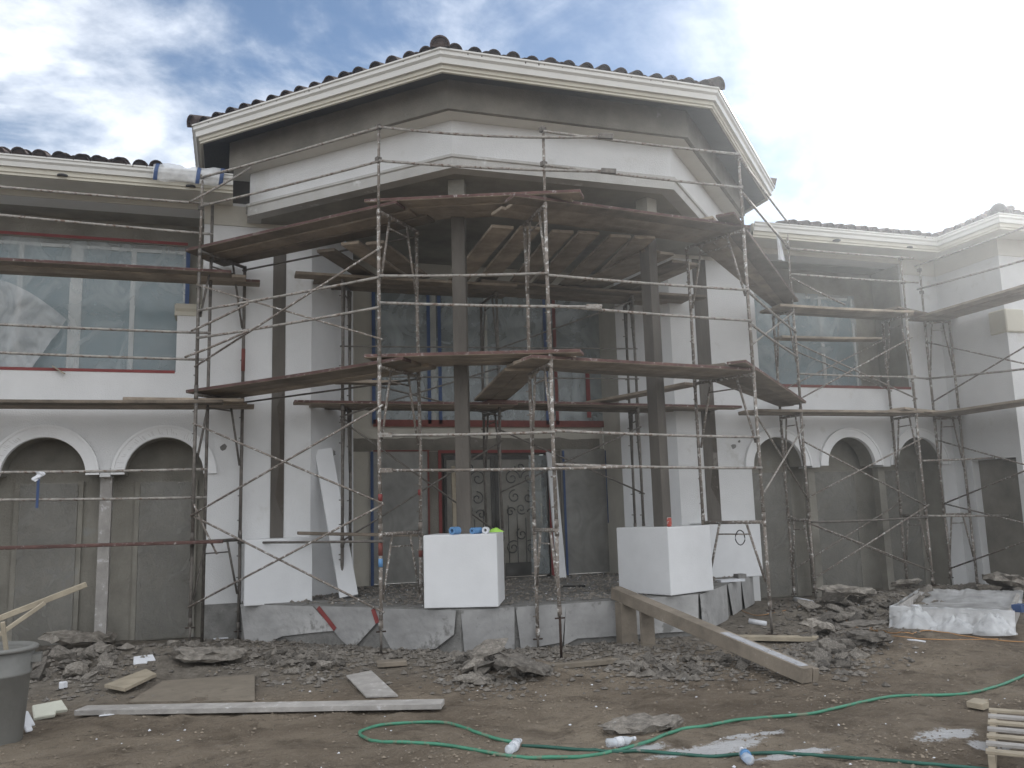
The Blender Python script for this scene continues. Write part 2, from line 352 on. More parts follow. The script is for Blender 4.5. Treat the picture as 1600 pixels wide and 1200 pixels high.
# ================================================================ the house
XC, YF, HW, HA, ZP, YW, TZ = 4.28, 10.79, 1.417, 3.627, .512, 13.14, math.tan(math.pi/8)
ZS = 2.33   # spring line of the arches
house = thing('house', (XC, 13.14, 0), 'unfinished white two storey house with octagonal entrance bay and tiled roof', 'house')
def ring(d, back=None):
    hw = HW+d*TZ; yf = YF-d; ha = HA+d
    p = [(XC-ha, yf+ha-hw), (XC-hw, yf), (XC+hw, yf), (XC+ha, yf+ha-hw)]
    if back: p = [(XC-ha, back)] + p + [(XC+ha, back)]
    return p
H = lambda mb, name, m, par=None, bevel=0: mb.build(name, m, par or house, bevel=bevel)

# walls with openings: outline in x,z extruded in y
def arc(cx, r, z, a0, a1, n=18): return [(cx+r*math.cos(a0+(a1-a0)*i/n), z+r*math.sin(a0+(a1-a0)*i/n)) for i in range(n+1)]
def xz(poly, y): return [(x, y, z) for x, z in poly]
AL = [-5.5, -3.965, -2.43, -.895]; AR = [9.295, 10.87, 12.44]; RA = .52
def arcade(name, x0, x1, centers, ztop, left_solid, right_solid):
    # wall above the spring line with the arches cut out, then solid ends down to the ground
    poly = [(x0, ztop), (x0, ZS)]
    for c in centers: poly += arc(c, RA, ZS, math.pi, 0)
    poly += [(x1, ZS), (x1, ztop)]
    w = MB().prism(xz(poly, YW), (0, .03, 0)); H(MB().prism(xz(poly, YW+.031), (0, .349, 0)), 'wall_body', OLIVE); return w
ZSILL, ZLINT, ZTOP = 3.80, 6.27, 6.42
XL0, XL1, XR0, XR1 = -9.0, 1.13, 7.30, 13.3
lo_l, lo_r, up_l = -.36, -.45, -.80
# left wing
wl = arcade('wall', XL0, lo_l, AL, ZSILL, 0, 0)
wl.box((lo_l, YW, .49), (XL1, YW+.38, ZSILL)); H(MB().box((lo_l-.003, YW-.004, -.3), (XL1, YW+.379, .489)), 'wall_base', CONC)
wl.box((-.79, YW, ZSILL), (XL1, YW+.38, 4.64)); wl.box((-.45, YW, 4.64), (XL1, YW+.38, ZLINT)); wl.box((XL0, YW, ZLINT), (XL1, YW+.38, ZTOP)); H(MB().box((XL0, YW-.022, 6.10), (-.452, YW-.001, 6.369)) if False else MB().box((-.452, YW-.022, 6.06), (XL1, YW-.001, 6.369)).box((XL0, YW-.022, 6.27), (-.4525, YW-.001, 6.369)), 'frieze_band', BEIGE)
H(wl, 'wall', WHITE)
# right wing
wr = arcade('wall', 12.96, 12.96, [], ZSILL, 0, 0) if False else MB()
poly = [(8.75, ZSILL), (8.75, ZS)]
for c in AR: poly += arc(c, RA, ZS, math.pi, 0)
poly += [(12.97, ZS), (12.97, ZSILL)]
wr.prism(xz(poly, YW), (0, .03, 0)); H(MB().prism(xz(poly, YW+.031), (0, .349, 0)), 'wall_body', OLIVE)
wr.box((XR0, YW, -.3), (8.75, YW+.38, ZSILL)); wr.box((12.97, YW, -.3), (XR1, YW+.06, ZSILL))
wr.box((XR0, YW, ZSILL), (9.05, YW+.38, ZLINT)); wr.box((12.44, YW, ZSILL), (XR1, YW+.06, ZLINT)); wr.box((XR0, YW, ZLINT), (XR1, YW+.38, ZTOP)); H(MB().box((XR0, YW-.022, 6.06), (9.052, YW-.001, 6.369)).box((12.438, YW-.022, 6.06), (XR1-.03, YW-.001, 6.369)).box((9.0525, YW-.022, 6.27), (12.4375, YW-.001, 6.369)), 'frieze_band', SOFFITL)
H(wr, 'wall', WHITE)
# side wing at the right: side wall facing left, then its own front
YSF = 11.65
sw = MB()
sw.box((XR1, 12.74, -.3), (XR1+.3, YW+.38, ZTOP)); sw.box((XR1, YSF, 2.37), (XR1+.3, 12.74, ZTOP)); sw.box((XR1, YSF, -.3), (XR1+.3, 11.77, 2.37))
sw.box((XR1+.3, YSF, -.3), (24, YSF+.3, ZTOP))
H(sw, 'side_wall', WHITE); H(MB().box((XR1-.022, YSF-.022, 6.06), (XR1-.001, YW-.023, 6.369)).box((XR1-.0005, YSF-.022, 6.06), (24, YSF-.001, 6.369)), 'frieze_band', SOFFITL)
H(MB().box((XR1+.16, 11.77, -.2), (XR1+.2, 12.74, 2.37)), 'covered_doorway', GREY)
H(MB().box((XR1-.05, YSF-.05, 4.62), (XR1+.4, YSF+.33, 5.05)), 'corner_cap', CREAM, bevel=.02)
# lintel band and cap on the pier of the left loggia
cap = MB().sweep([(-.81, YW+.02), (-.45, YW+.02)], [(0, 4.64), (.04, 4.64), (.04, 4.70), (.07, 4.74), (.07, 4.81), (0, 4.81)])
cap.box((-.83, YW+.02, 4.641), (-.452, YW+.37, 4.81)); H(cap, 'pier_cap', CREAM)
# recess behind arcades and loggias
YB, YBL = 13.95, 13.66
for xa, xb in ((XL0, .2), (8.2, XR1)):
    H(MB().box((xa, YBL, -.3), (xb, YB+.2, 3.299)), 'recess_wall', OLIVE)
    H(MB().box((xa, YB+.02, 3.421), (xb, YB+.2, 6.6)), 'recess_wall', OLIVE)
    H(MB().box((xa, YW+.38, 3.3), (xb, YB, 3.42)), 'recess_floor', CONC)
    H(MB().box((xa, YW+.38, 6.28), (xb, YB+.02, 6.4)), 'recess_ceiling', CEIL)
    H(MB().box((xa, YW+.381, 2.96), (xb, YBL-.001, 3.05)), 'recess_ceiling', CEIL)
H(MB().box((12.441, YW+.061, 3.42), (12.6, YB, 6.269)), 'recess_end_wall', OLIVE)
H(MB().box((12.971, YW+.061, -.3), (13.2, YBL-.001, 2.95)), 'recess_end_wall', OLIVE)
H(MB().box((-.359, YW+.381, -.3), (-.2, YBL-.001, 2.95)), 'recess_end_wall', OLIVE)
# arch trims
def arch_trim(c):
    ri, ro = RA+.004, RA+.175
    pts = arc(c, ro, ZS, math.pi, 0, 28) + arc(c, ri, ZS, 0, math.pi, 28)
    o = H(MB().prism(xz(pts, YW-.045), (0, .044, 0)), 'arch_trim', TRIM)
    pts = arc(c, ro+.0, ZS, math.pi, 0, 28) + arc(c, ro-.035, ZS, 0, math.pi, 28)
    MB().prism(xz(pts, YW-.062), (0, .0165, 0)).build('trim_rim', TRIM, o)
for c in AL[1:]+AR: arch_trim(c)
def ticks(c, n, a0, a1):
    mb_ = MB()
    for i in range(n):
        if random.random() < .25: continue
        a = a0+(a1-a0)*i/n+random.gauss(0, .01); r0_ = RA+.03+random.uniform(0, .02); r1_ = RA+random.uniform(.07, .13)
        mb_.beam((c+r0_*math.cos(a), YW-.0455, ZS+r0_*math.sin(a)), (c+r1_*math.cos(a+.03), YW-.0455, ZS+r1_*math.sin(a+.03)), .003, .003, up=(0, 1, 0))
    tag(H(mb_, 'pencil_ticks', GREYW), kind='stuff')
ticks(AL[3], 44, 3.0, .75); ticks(AL[2], 26, 3.1, 1.9)
# spring blocks between arches
for a, b in zip(AL, AL[1:]): H(MB().box((a+RA+.18, YW-.03, ZS-.03), (b-RA-.18, YW+.36, ZS+.10)), 'spring_block', WHITE)
for a, b in zip(AR, AR[1:]): H(MB().box((a+RA+.18, YW-.03, ZS-.03), (b-RA-.18, YW+.36, ZS+.10)), 'spring_block', WHITE)
# temporary posts under the spring blocks
for i, (a, b) in enumerate(list(zip(AL, AL[1:]))+list(zip(AR, AR[1:]))):
    x = (a+b)/2; pst = H(MB().box((x-.075, YW+.13, -.1), (x+.075, YW+.28, ZS-.03)), 'arcade_post', GREYW if i < 3 else OLIVE)
# angled lobby walls and lobby back wall
ZCE = 6.115; YBK = 14.62
lob = MB()
lob.prism([(XL1, YW+.001, -.3), (1.86, 13.86, -.3), (1.66, 14.06, -.3), (XL1, YW+.38, -.3)], (0, 0, ZCE+.3))
H(lob, 'lobby_wall', WHITE2)
lob = MB(); lob.prism([(XR0, YW+.001, -.3), (6.58, 13.86, -.3), (6.78, 14.06, -.3), (XR0, YW+.38, -.3)], (0, 0, ZCE+.3))
H(lob, 'lobby_wall', WHITE2)
lob = MB(); lob.box((1.66, 13.861, -.3), (1.86, YBK, ZCE)); H(lob, 'lobby_wall', BEIGE)
lob = MB(); lob.box((6.58, 13.861, -.3), (6.78, YBK, ZCE)); H(lob, 'lobby_wall', BEIGE)
OPEN = {}
def px(name, l, r, t, b):
    a = ay(l, (t+b)/2, YBK); c = ay(r, (t+b)/2, YBK); OPEN[name] = (a.x, c.x, ay((l+r)/2, b, YBK).z, ay((l+r)/2, t, YBK).z)
px('left_light', 583, 667, 706, 905); px('door', 690, 860, 705, 905); px('right_light', 881, 948, 705, 905)
zd1 = OPEN['door'][3]
for k in OPEN: OPEN[k] = (OPEN[k][0], OPEN[k][1], ZP, zd1)
ux0 = ay(582, 600, YBK).x; ux1 = ay(944, 600, YBK).x; uz0 = ay(760, 665, YBK).z; uz1 = ay(760, 470, YBK).z+.2
xs = [1.861] + [q for k in ('left_light', 'door', 'right_light') for q in OPEN[k][:2]] + [6.579]
bw = MB()
for i in range(0, len(xs), 2): bw.box((xs[i], YBK, -.3), (xs[i+1], YBK+.25, zd1))
bw.box((1.861, YBK, zd1), (6.579, YBK+.25, uz0)); bw.box((1.861, YBK, uz0), (ux0, YBK+.25, uz1)); bw.box((ux1, YBK, uz0), (6.579, YBK+.25, uz1)); bw.box((1.861, YBK, uz1), (6.579, YBK+.25, ZCE))
H(bw, 'lobby_back_wall', BEIGE)
# grey unpainted band above the door
pts = [(1.9, zd1+.005)]; 
for i in range(41):
    x = 1.9+(6.5-1.9)*i/40; pts.append((x, zd1+.24+.05*fbm(x*2.2, 1.3)))
pts.append((6.5, zd1+.005))
H(MB().prism(xz(pts[::-1], YBK-.008), (0, .006, 0)), 'scratch_coat_patch', GREY)
for k in (0, 1):
    a = xs[2+2*k]+.03; b = xs[3+2*k]-.03
    H(MB().box((a, YBK-.007, ZP), (b, YBK-.002, zd1)), 'scratch_coat_patch', GREY)
# porch slab
slab = ring(.47, YBK); slab[0] = (slab[0][0], YW-.002); slab[-1] = (slab[-1][0], YW-.002)
sl_poly = [(x, y, -.3) for x, y in slab] + [(7.29, YW-.002, -.3), (6.58, 13.86, -.3), (6.58, 14.9, -.3), (1.86, 14.9, -.3), (1.86, 13.86, -.3), (1.14, YW-.002, -.3)]
H(MB().prism(sl_poly[::-1], (0, 0, ZP+.3)), 'porch_slab', CONC)
# bay: ceiling, beam, moulding, grey frieze, soffit, fascia, gutter
c_poly = ring(.3, YW-.003)
cp = [(x, y, ZCE+.01) for x, y in c_poly] + [(7.3, 13.13, ZCE+.01), (6.58, 13.86, ZCE+.01), (6.58, 14.9, ZCE+.01), (1.86, 14.9, ZCE+.01), (1.86, 13.86, ZCE+.01), (1.14, 13.13, ZCE+.01)]
H(MB().prism(cp, (0, 0, .1)), 'porch_ceiling', CEIL)
r0 = ring(0, YW-.004)
H(MB().sweep(r0, [(.3, 6.28), (.46, 6.28), (.46, 6.80), (.3, 6.80)]), 'entrance_beam', WHITE)
H(MB().sweep(r0, [(.29, ZCE), (.49, ZCE), (.49, 6.25), (.515, 6.26), (.515, 6.295), (.48, 6.31), (.29, 6.31)]), 'beam_moulding', MOULD)
H(MB().sweep(r0, [(.2, 6.79), (.763, 6.79), (.763, 7.2), (.2, 7.2)]), 'frieze', GREY)
H(MB().sweep(r0, [(.464, 6.782), (.70, 6.782), (.70, 6.789), (.464, 6.789)]), 'frieze_soffit', SOFFITL)
E0 = ring(0, 15.5)
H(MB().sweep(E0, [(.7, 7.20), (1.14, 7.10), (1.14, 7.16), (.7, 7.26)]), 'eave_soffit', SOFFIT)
H(MB().sweep(E0, [(1.13, 7.055), (1.165, 7.055), (1.165, 7.08), (1.185, 7.09), (1.185, 7.30), (1.13, 7.30)]), 'fascia_board', CREAM)
GP = lambda z: [(1.186, z-.17), (1.225, z-.17), (1.235, z-.10), (1.265, z-.075), (1.265, z-.03), (1.285, z-.02), (1.285, z), (1.265, z), (1.25, z-.06), (1.20, z-.15), (1.186, z-.15)]
H(MB().sweep(E0, GP(7.31)), 'gutter', GUTTER)
# roof surfaces
apex = Vector((XC, 15.2, 8.75))
er = [Vector((x, y, 7.24)) for x, y in ring(1.2, 17)]
rf = MB(); rv = er + [apex, Vector((XC, 18, 8.75))]
rf.add(rv, [(0, 1, 6, 7), (1, 2, 6), (2, 3, 6), (3, 4, 6), (4, 5, 7, 6)])
roof = H(rf, 'bay_roof', UNDERLAY)
wl_roof = MB()
YE = 12.39; ZE = 6.58
def wing_roof(x0, x1): wl_roof.add([(x0, YE+.05, ZE-.05), (x1, YE+.05, ZE-.05), (x1, 17.5, ZE+1.5), (x0, 17.5, ZE+1.5)], [(0, 1, 2, 3)])
wing_roof(-9.5, -.1); wing_roof(8.6, 13.0)
XSE, YSE = 12.68, 11.0
wl_roof.add([(XSE+.05, YSE+.05, ZE-.05), (XSE+.05, 13.5, ZE-.05), (16, 14.4, ZE+1.3), (16, 14.3, ZE+1.3)], [(0, 1, 2, 3)])
wl_roof.add([(XSE+.05, YSE+.05, ZE-.05), (25, YSE+.05, ZE-.05), (25, 14.4, ZE+1.3), (16, 14.4, ZE+1.3)], [(0, 1, 2, 3)])
wroof = H(wl_roof, 'wing_roof', UNDERLAY)
# barrel tiles: one mesh, copied
def tile_mesh(r=.098, ln=.46, th=.014, n=9, taper=.86, name='roof_tile'):
    mb_ = MB(); vs = []; 
    for y, k in ((0, 1.), (ln, taper)):
        for rr in (r, r-th):
            for i in range(n+1):
                a = math.pi*(-.04+1.08*i/n); vs.append((math.cos(a)*rr*k, y, math.sin(a)*rr*k*1.02))
    m_ = n+1; fs = []
    for i in range(n):
        fs += [(i, i+1, 2*m_+i+1, 2*m_+i), (m_+i, 3*m_+i, 3*m_+i+1, m_+i+1), (i, m_+i, m_+i+1, i+1), (2*m_+i, 2*m_+i+1, 3*m_+i+1, 3*m_+i)]
    b0 = len(vs); vs.append((0, .035, -.01)); vs += [(math.cos(math.pi*i/n)*(r-th), .035, math.sin(math.pi*i/n)*(r-th)*1.02) for i in range(n+1)]
    fs += [(b0, b0+1+i, b0+2+i) for i in range(n)]
    mb_.add(vs, fs, False); me = bpy.data.meshes.new(name); me.from_pydata(mb_.v, [], mb_.f)
    for p in me.polygons: p.use_smooth = False
    me.materials.append(TILE); return me
TM = tile_mesh(); HM = tile_mesh(.125, .5, .018, 10)
def place_tile(me, p, dirv, parent, tilt=0):
    # dirv: up-slope direction (3-D)
    o = bpy.data.objects.new('roof_tile', me); C.objects.link(o); o.parent = parent
    y = dirv.normalized(); x = y.cross(Vector((0, 0, 1))).normalized(); z = x.cross(y)
    rot = Matrix((x, y, z)).transposed().to_4x4()
    rot = rot @ Matrix.Rotation(random.gauss(0, .018), 4, 'Z') @ Matrix.Rotation(random.gauss(0, .008), 4, 'X')
    o.matrix_local = Matrix.Translation(Vector(p)-BASE[parent.name]) @ rot
    return o
def tile_row(a, b, up_xy, z, slope, parent, spacing=.25, rows=2, inset=.1, half_every=3):
    a = Vector((*a, z)); b = Vector((*b, z)); ln = (b-a).length; n = int((ln-2*inset)/spacing); d = (b-a).normalized()
    up = Vector((up_xy[0], up_xy[1], 0)).normalized(); upv = up + Vector((0, 0, slope))
    off = (ln-n*spacing)/2
    for r_ in range(rows):
        for i in range(n+1):
            if r_ and (i == 0 or i == n): continue
            p = a + d*(off+i*spacing+random.gauss(0, .012)) + upv.normalized()*(r_*.36-.03) + Vector((0, 0, .012+r_*.02+random.gauss(0, .006)))
            place_tile(TM, p, upv + Vector((0, 0, -.03)), parent)
            if r_ == 0 and random.random() < .28: place_tile(TM, p + d*.08*random.choice((-1, 1)) + upv.normalized()*.05 + Vector((0, 0, -.03)), upv, parent)
SL = .34
R = ring(1.24, 14.2)
for i in range(5):
    Q = R if i < 3 else ring(1.08, 14.2)
    a, b = Q[i], Q[i+1]; dx, dy = b[0]-a[0], b[1]-a[1]
    tile_row(a, b, (-dy, dx), 7.285 if i < 3 else 7.25, SL, roof, rows=2 if 0 < i < 4 else 1)
for i in (1, 2, 3, 4):
    p = Vector((*R[i], 7.335)); d = (apex-Vector((*R[i], 7.26)))
    for k in range(3): place_tile(HM, p + d.normalized()*(k*.42-.06) + Vector((0, 0, .02*k)), d, roof)
tile_row((-3.4, YE), (-.95, YE), (0, 1), ZE-.01, .33, wroof, rows=2)
tile_row((9.3, YE), (XSE-.05, YE), (0, 1), ZE-.01, .33, wroof, rows=2)
tile_row((XSE, YE+.1), (XSE, YSE), (1, 0), ZE-.01, .33, wroof, rows=2, inset=.08)
tile_row((XSE, YSE), (16, YSE), (0, 1), ZE-.01, .33, wroof, rows=1)
for k in range(3): place_tile(HM, Vector((XSE, YSE, ZE+.05)) + Vector((1, 1, .33)).normalized()*(k*.42-.05), Vector((1, 1, .33)), wroof)
# wing eaves
def wing_eave(path):
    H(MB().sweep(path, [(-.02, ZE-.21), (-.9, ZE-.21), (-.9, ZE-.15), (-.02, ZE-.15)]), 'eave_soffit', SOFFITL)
    H(MB().sweep(path, [(-.07, ZE-.255), (-.035, ZE-.255), (-.035, ZE-.225), (-.015, ZE-.215), (-.015, ZE-.01), (-.07, ZE-.01)]), 'fascia_board', CREAM)
    H(MB().sweep(path, [(-.014, ZE-.15), (.02, ZE-.15), (.03, ZE-.09), (.055, ZE-.065), (.055, ZE-.03), (.07, ZE-.02), (.07, ZE), (.05, ZE), (.035, ZE-.05), (-.014, ZE-.13)]), 'gutter', GUTTER)
wing_eave([(-9.5, YE+.04), (-.05, YE+.04)])
wing_eave([(8.65, YE+.04), (XSE+.03, YE+.04), (XSE+.03, YSE+.03), (25, YSE+.03)])
for (u, v) in ((98, 275), (298, 292), (1307, 376), (1420, 387)):
    p = az(u, v, ZE-.212); H(MB().tube([(p.x, p.y, ZE-.222), (p.x, p.y, ZE-.20)], .07, 16), 'downlight', LIGHTD)
for (x, y) in ((2.2, 11.7), (5.0, 11.2), (6.6, 11.9), (4.1, 12.4)):
    H(MB().tube([(x, y, ZCE-.012), (x, y, ZCE+.02)], .085, 18), 'downlight', LIGHTD)

# columns, pedestals
def rot_box(c, ang, hx, hy, z0, z1):
    t = Vector((math.cos(ang), math.sin(ang), 0)); n = Vector((-math.sin(ang), math.cos(ang), 0)); c = Vector((c[0], c[1], 0))
    b = [c+t*sx*hx+n*sy*hy for sx, sy in ((-1, -1), (1, -1), (1, 1), (-1, 1))]
    return [(p.x, p.y, z0) for p in b] + [(p.x, p.y, z1) for p in b]
BF = [(0, 3, 2, 1), (4, 5, 6, 7), (0, 1, 5, 4), (1, 2, 6, 5), (2, 3, 7, 6), (3, 0, 4, 7)]
ZPT = 1.40
for s in (-1, 1):
    c = (XC+s*HW, YF); a = rad(22.5)*s
    H(MB().add(rot_box(c, a, .455, .455, ZP+.012, ZPT), BF), 'pedestal', WHITE2, bevel=.008)
    H(MB().add(rot_box(c, a, .09, .09, ZPT, ZCE), BF), 'column', POST, bevel=.006)
    tag_ = H(MB().add(rot_box((c[0]+.01*s, c[1]), a, .108, .105, ZCE-.30, ZCE+.005), BF), 'column_head', CEIL)
for (x0, x1, y0) in ((.20, 1.11, YW-.62), (7.45, 8.42, YW-.62)):
    H(MB().box((x0, y0, ZP-.02), (x1, YW-.004, ZPT-.02)), 'pedestal', WHITE2, bevel=.008)
def stripe(xa, xb):
    o = H(MB().box((xa, YW-.012, ZPT-.02), (xb, YW-.002, 6.25)), 'raw_post_stripe', POST)
    pts = []; z0, z1 = 2.0, 3.3
    for i in range(13): t = i/12; pts.append((xa+(xb-xa)*(.12+.55*abs(math.sin(t*2.2+.4))), z0+(z1-z0)*t))
    pts += [(xb-.003, z1+.3), (xb-.003, z0-.35)]
    MB().prism(xz(pts[::-1], YW-.014), (0, .0015, 0)).build('bare_patch', STRIPE, o)
stripe(.555, .745); stripe(7.80, 8.07)
# wall end cap white strip down at the left corner, small stains on stucco
for (u, v, s) in ((350, 700, .06), (512, 705, .05), (1147, 697, .06), (1155, 690, .03)):
    p = ay(u, v, YW-.004)
    if u == 512: p = Vector((1.5, 13.5, p.z))
    pts = [(p.x+s*math.cos(a*.7)*random.uniform(.5, 1.1), p.z+s*math.sin(a*.7)*random.uniform(.5, 1.1)) for a in range(9)]
    H(MB().prism(xz(pts, p.y), (0, .003, 0)), 'wall_mark', CONC)

# ---------------------------------------------------------------- windows and door (parts of the house)
def window(x0, x1, z0, z1, y, mull, fw=.05, glass=GLASSB, trans=None):
    fr = MB(); fr.box((x0, y-.05, z0), (x0+fw, y, z1)); fr.box((x1-fw, y-.05, z0), (x1, y, z1)); fr.box((x0+fw, y-.05, z0), (x1-fw, y, z0+fw)); fr.box((x0+fw, y-.05, z1-fw), (x1-fw, y, z1))
    o = fr.build('window', FRAME, house)
    xs_ = [x0+fw] + [q for q in mull] + [(x1-fw, 0)]
    prev = x0+fw
    for m_, w in mull:
        MB().box((m_-w/2, y-.045, z0+fw), (m_+w/2, y-.005, z1-fw)).build('mullion', FRAME if glass is not GLASS else CREAM, o)
    edges = [x0+fw] + [e for m_, w in mull for e in (m_-w/2, m_+w/2)] + [x1-fw]
    for i in range(0, len(edges), 2): MB().box((edges[i], y-.02, z0+fw), (edges[i+1], y-.012, z1-fw)).build('pane', glass, o)
    return o
YWI = YB-.005
wx = lambda u: ay(u, 480, YWI).x
window(-7.0, wx(291), 3.43, ay(150, 386, YWI).z, YWI, [(wx(-180), .06), (wx(30), .07), (wx(118), .17), (wx(207), .07)])
wx2 = lambda u: ay(u, 530, YWI).x
window(9.3, wx2(1334), 3.43, ay(1300, 466, YWI).z, YWI, [(wx2(1283), .07)])
window(ux0+.005, ux1-.005, uz0+.01, uz1-.01, YBK+.12, [(ay(677, 560, YBK).x, .15), (ay(762, 560, YBK).x, .05), (ay(858, 560, YBK).x, .15)], glass=GLASS)
for k in ('left_light', 'right_light'):
    x0, x1, z0, z1 = OPEN[k]; window(x0+.01, x1-.01, z0+.02, z1-.01, YBK+.16, [], fw=.06, glass=GLASS)
# double iron door
x0, x1, z0, z1 = OPEN['door']; xm = (x0+x1)/2
door = H(MB().box((x0, YBK+.06, z0), (x0+.05, YBK+.14, z1)).box((x1-.05, YBK+.06, z0), (x1, YBK+.14, z1)).box((x0+.05, YBK+.06, z1-.06), (x1-.05, YBK+.14, z1)), 'entrance_door', DOORD)
def spiral(cx, cz, r, turns, a0, sgn, y, n=26): return [(cx+sgn*r*(1-.82*i/n)*math.cos(a0+turns*2*math.pi*i/n), y, cz+r*(1-.82*i/n)*math.sin(a0+turns*2*math.pi*i/n)) for i in range(n+1)]
for s, (a, b) in ((-1, (x0+.06, xm-.008)), (1, (xm+.008, x1-.06))):
    leaf = MB(); leaf.box((a, YBK+.08, z0+.02), (a+.06, YBK+.12, z1-.07)); leaf.box((b-.06, YBK+.08, z0+.02), (b, YBK+.12, z1-.07)); leaf.box((a+.06, YBK+.08, z0+.02), (b-.06, YBK+.12, z0+.26)); leaf.box((a+.06, YBK+.08, z1-.14), (b-.06, YBK+.12, z1-.07))
    leaf.build('door_leaf', IRON, door)
    MB().box((a+.06, YBK+.125, z0+.26), (b-.06, YBK+.135, z1-.14)).build('door_glass', mat('beige_glass', (.25, .235, .20), .3, .3, 1.5, 0) if s < 0 else MATS['beige_glass'], door)
    g = MB(); w = b-a
    for k in range(1, 5):
        x = a+.06+(w-.12)*k/5; g.tube([(x, YBK+.07, z0+.26), (x, YBK+.07, z0+1.15+.12*math.sin(k*1.7))], .008, 6)
    c0 = a+w/2
    for (dx, dz, r, tr, a0, sg) in ((-.16, 1.75, .15, 1.4, 0, 1), (.16, 1.75, .15, 1.4, 0, -1), (-.12, 1.42, .12, 1.3, 1.5, 1), (.14, 1.40, .12, 1.3, 1.5, -1), (0, 1.95, .1, 1.2, 3, 1), (-.17, .52, .13, 1.4, 1, 1), (.17, .52, .13, 1.4, 1, -1), (0, .75, .11, 1.3, 2, 1), (-.2, 1.15, .09, 1.2, .3, 1), (.2, 1.12, .09, 1.2, .3, -1), (0, 1.2, .1, 1.3, 4, -1)):
        g.tube(spiral(c0+dx, z0+dz, r, tr, a0, sg, YBK+.065), .011, 6)
    g.build('iron_scrollwork', IRON, door)
H(MB().box((x0+.03, YBK+.4, z0), (x1-.03, YBK+.42, z1)), 'dark_hall', DOORD)

# ---------------------------------------------------------------- plastic films and tape (each a thing)
def film(name, label, x0, x1, z0, z1, y, m, cat='plastic sheet', amp=.02, seed=0, tapes=(), group=None, nu=26, nv=26, sag=0.0):
    t = thing(name, ((x0+x1)/2, y, z0), label, cat, group)
    def f(s, q):
        x = x0+(x1-x0)*s; z = z0+(z1-z0)*q; edge = min(1, 5*min(s, 1-s, q, 1-q)+.1)
        w = fbm(x*1.1+seed+z*.45, z*.35+seed, seed, 3) + .35*fbm(x*4+z*1.6+seed, z*1.1, seed+5, 3)
        return (x, y - .012 - amp*edge*(w+.6), z)
    grid_sheet(f, nu, nv).build('film', m, t)
    for (a, b, c, d, tm) in tapes: MB().box((a, y-.019-amp*1.35, c), (b, y-.012-amp*1.35, d)).build('tape_strip', tm, t)
    return t
zt = ay(150, 380, YB).z
xr = ay(293, 430, YB).x
film('plastic_sheet', 'clear plastic sheet over the wide upper left window with red tape along its top', -3.9, xr, 3.45, zt, YB-.06, FILM, seed=3, amp=.05, nu=50, nv=30,
     tapes=[(-3.9, xr, zt+.01, zt+.055, REDT), (xr-.02, xr+.04, 3.5, zt-.03, BLUET)])
t = MB(); 
pts = [(-3.9+i*.15, ZSILL+.0, ) for i in range(22)]
tp = MB().sweep([(-3.9, YW-.003), (-.80, YW-.003)], [(0, ZSILL-.02), (.004, ZSILL-.02), (.004, ZSILL+.022), (0, ZSILL+.022)])
tag(tp.build('red_tape_strip', REDT), 'long red tape strip along the sill of the upper left window', 'tape')
tag(MB().beam(ay(82, 572, YW-.03), ay(101, 584, YW-.05), .05, .015).build('wood_scrap', PALE), 'small pale wood scrap stuck at the upper left window sill', 'wood scrap')
tp = MB().sweep([(9.3, YW-.003), (12.42, YW-.003)], [(0, ZSILL-.03), (.004, ZSILL-.03), (.004, ZSILL+.02), (0, ZSILL+.02)])
tag(tp.build('red_tape_strip', REDDK), 'long dull red tape strip along the sill of the upper right window', 'tape')
film('plastic_sheet', 'hazy plastic sheet over the upper right window behind the scaffold', 9.2, wx2(1336), 3.45, ay(1290, 462, YB).z, YB-.06, FILM, seed=8, amp=.04)
_a = ay(-60, 425, YB-.18); _b = ay(108, 425, YB-.18); _c = ay(0, 580, YB-.18)
def loose(s, q):
    w = fbm(s*4, q*3, 21, 4); x = _a.x+(_b.x-_a.x)*s*(1-.30*(1-q)); return (x, YB-.2-.09*w-.1*(1-q)*s, _c.z+(_a.z-_c.z)*q*(1-.45*s*s))
tag(grid_sheet(loose, 36, 30).build('loose_plastic', FILMW), 'loose crumpled plastic hanging over the lower left part of the upper left window', 'plastic sheet')
# lobby films
x0, x1 = ux0, ux1
tt = [(ay(u, 560, YBK).x-.03, ay(u, 560, YBK).x+.03, uz0+.02, uz1-.02, m_) for u, m_ in ((583, BLUET), (669, BLUET), (686, BLUET), (851, BLUET), (866, REDDK), (942, REDT))]
tt.append((x0, x1, uz0-.03, uz0+.09, REDDK))
xq = ay(915, 560, YBK).x
film('plastic_sheet', 'plastic sheet taped in blue and red over the upper window above the iron door', x0-.01, x1+.01, uz0, uz1, YBK-.012, FILM, seed=12, amp=.02, nu=60, nv=30, tapes=tt+[(xq-.04, xq+.04, uz0+.15, uz0+1.0, REDT)])
a = OPEN['left_light']
film('plastic_sheet', 'dusty plastic sheet over the narrow sidelight left of the iron door', a[0]-.03, a[1]+.03, a[2]+.02, a[3]+.03, YBK-.012, FILMD, seed=15, tapes=[(a[0]-.05, a[0], a[2], a[3], BLUET), (a[0], a[1]+.05, a[3], a[3]+.025, REDDK), (a[1]+.01, a[1]+.04, a[2], a[3], REDDK)])
a = OPEN['right_light']
film('plastic_sheet', 'dusty plastic sheet over the narrow sidelight right of the iron door', a[0]-.02, a[1]+.03, a[2]+.02, a[3]+.03, YBK-.012, FILMD, seed=17, amp=.04, tapes=[(a[1]-.02, a[1]+.05, a[2]+.9, a[3], BLUET), (a[1]+.05, a[1]+.075, a[2], a[3], REDDK), (a[0]-.02, a[0]+.02, a[2], a[3], BLUET)])
a = OPEN['door']
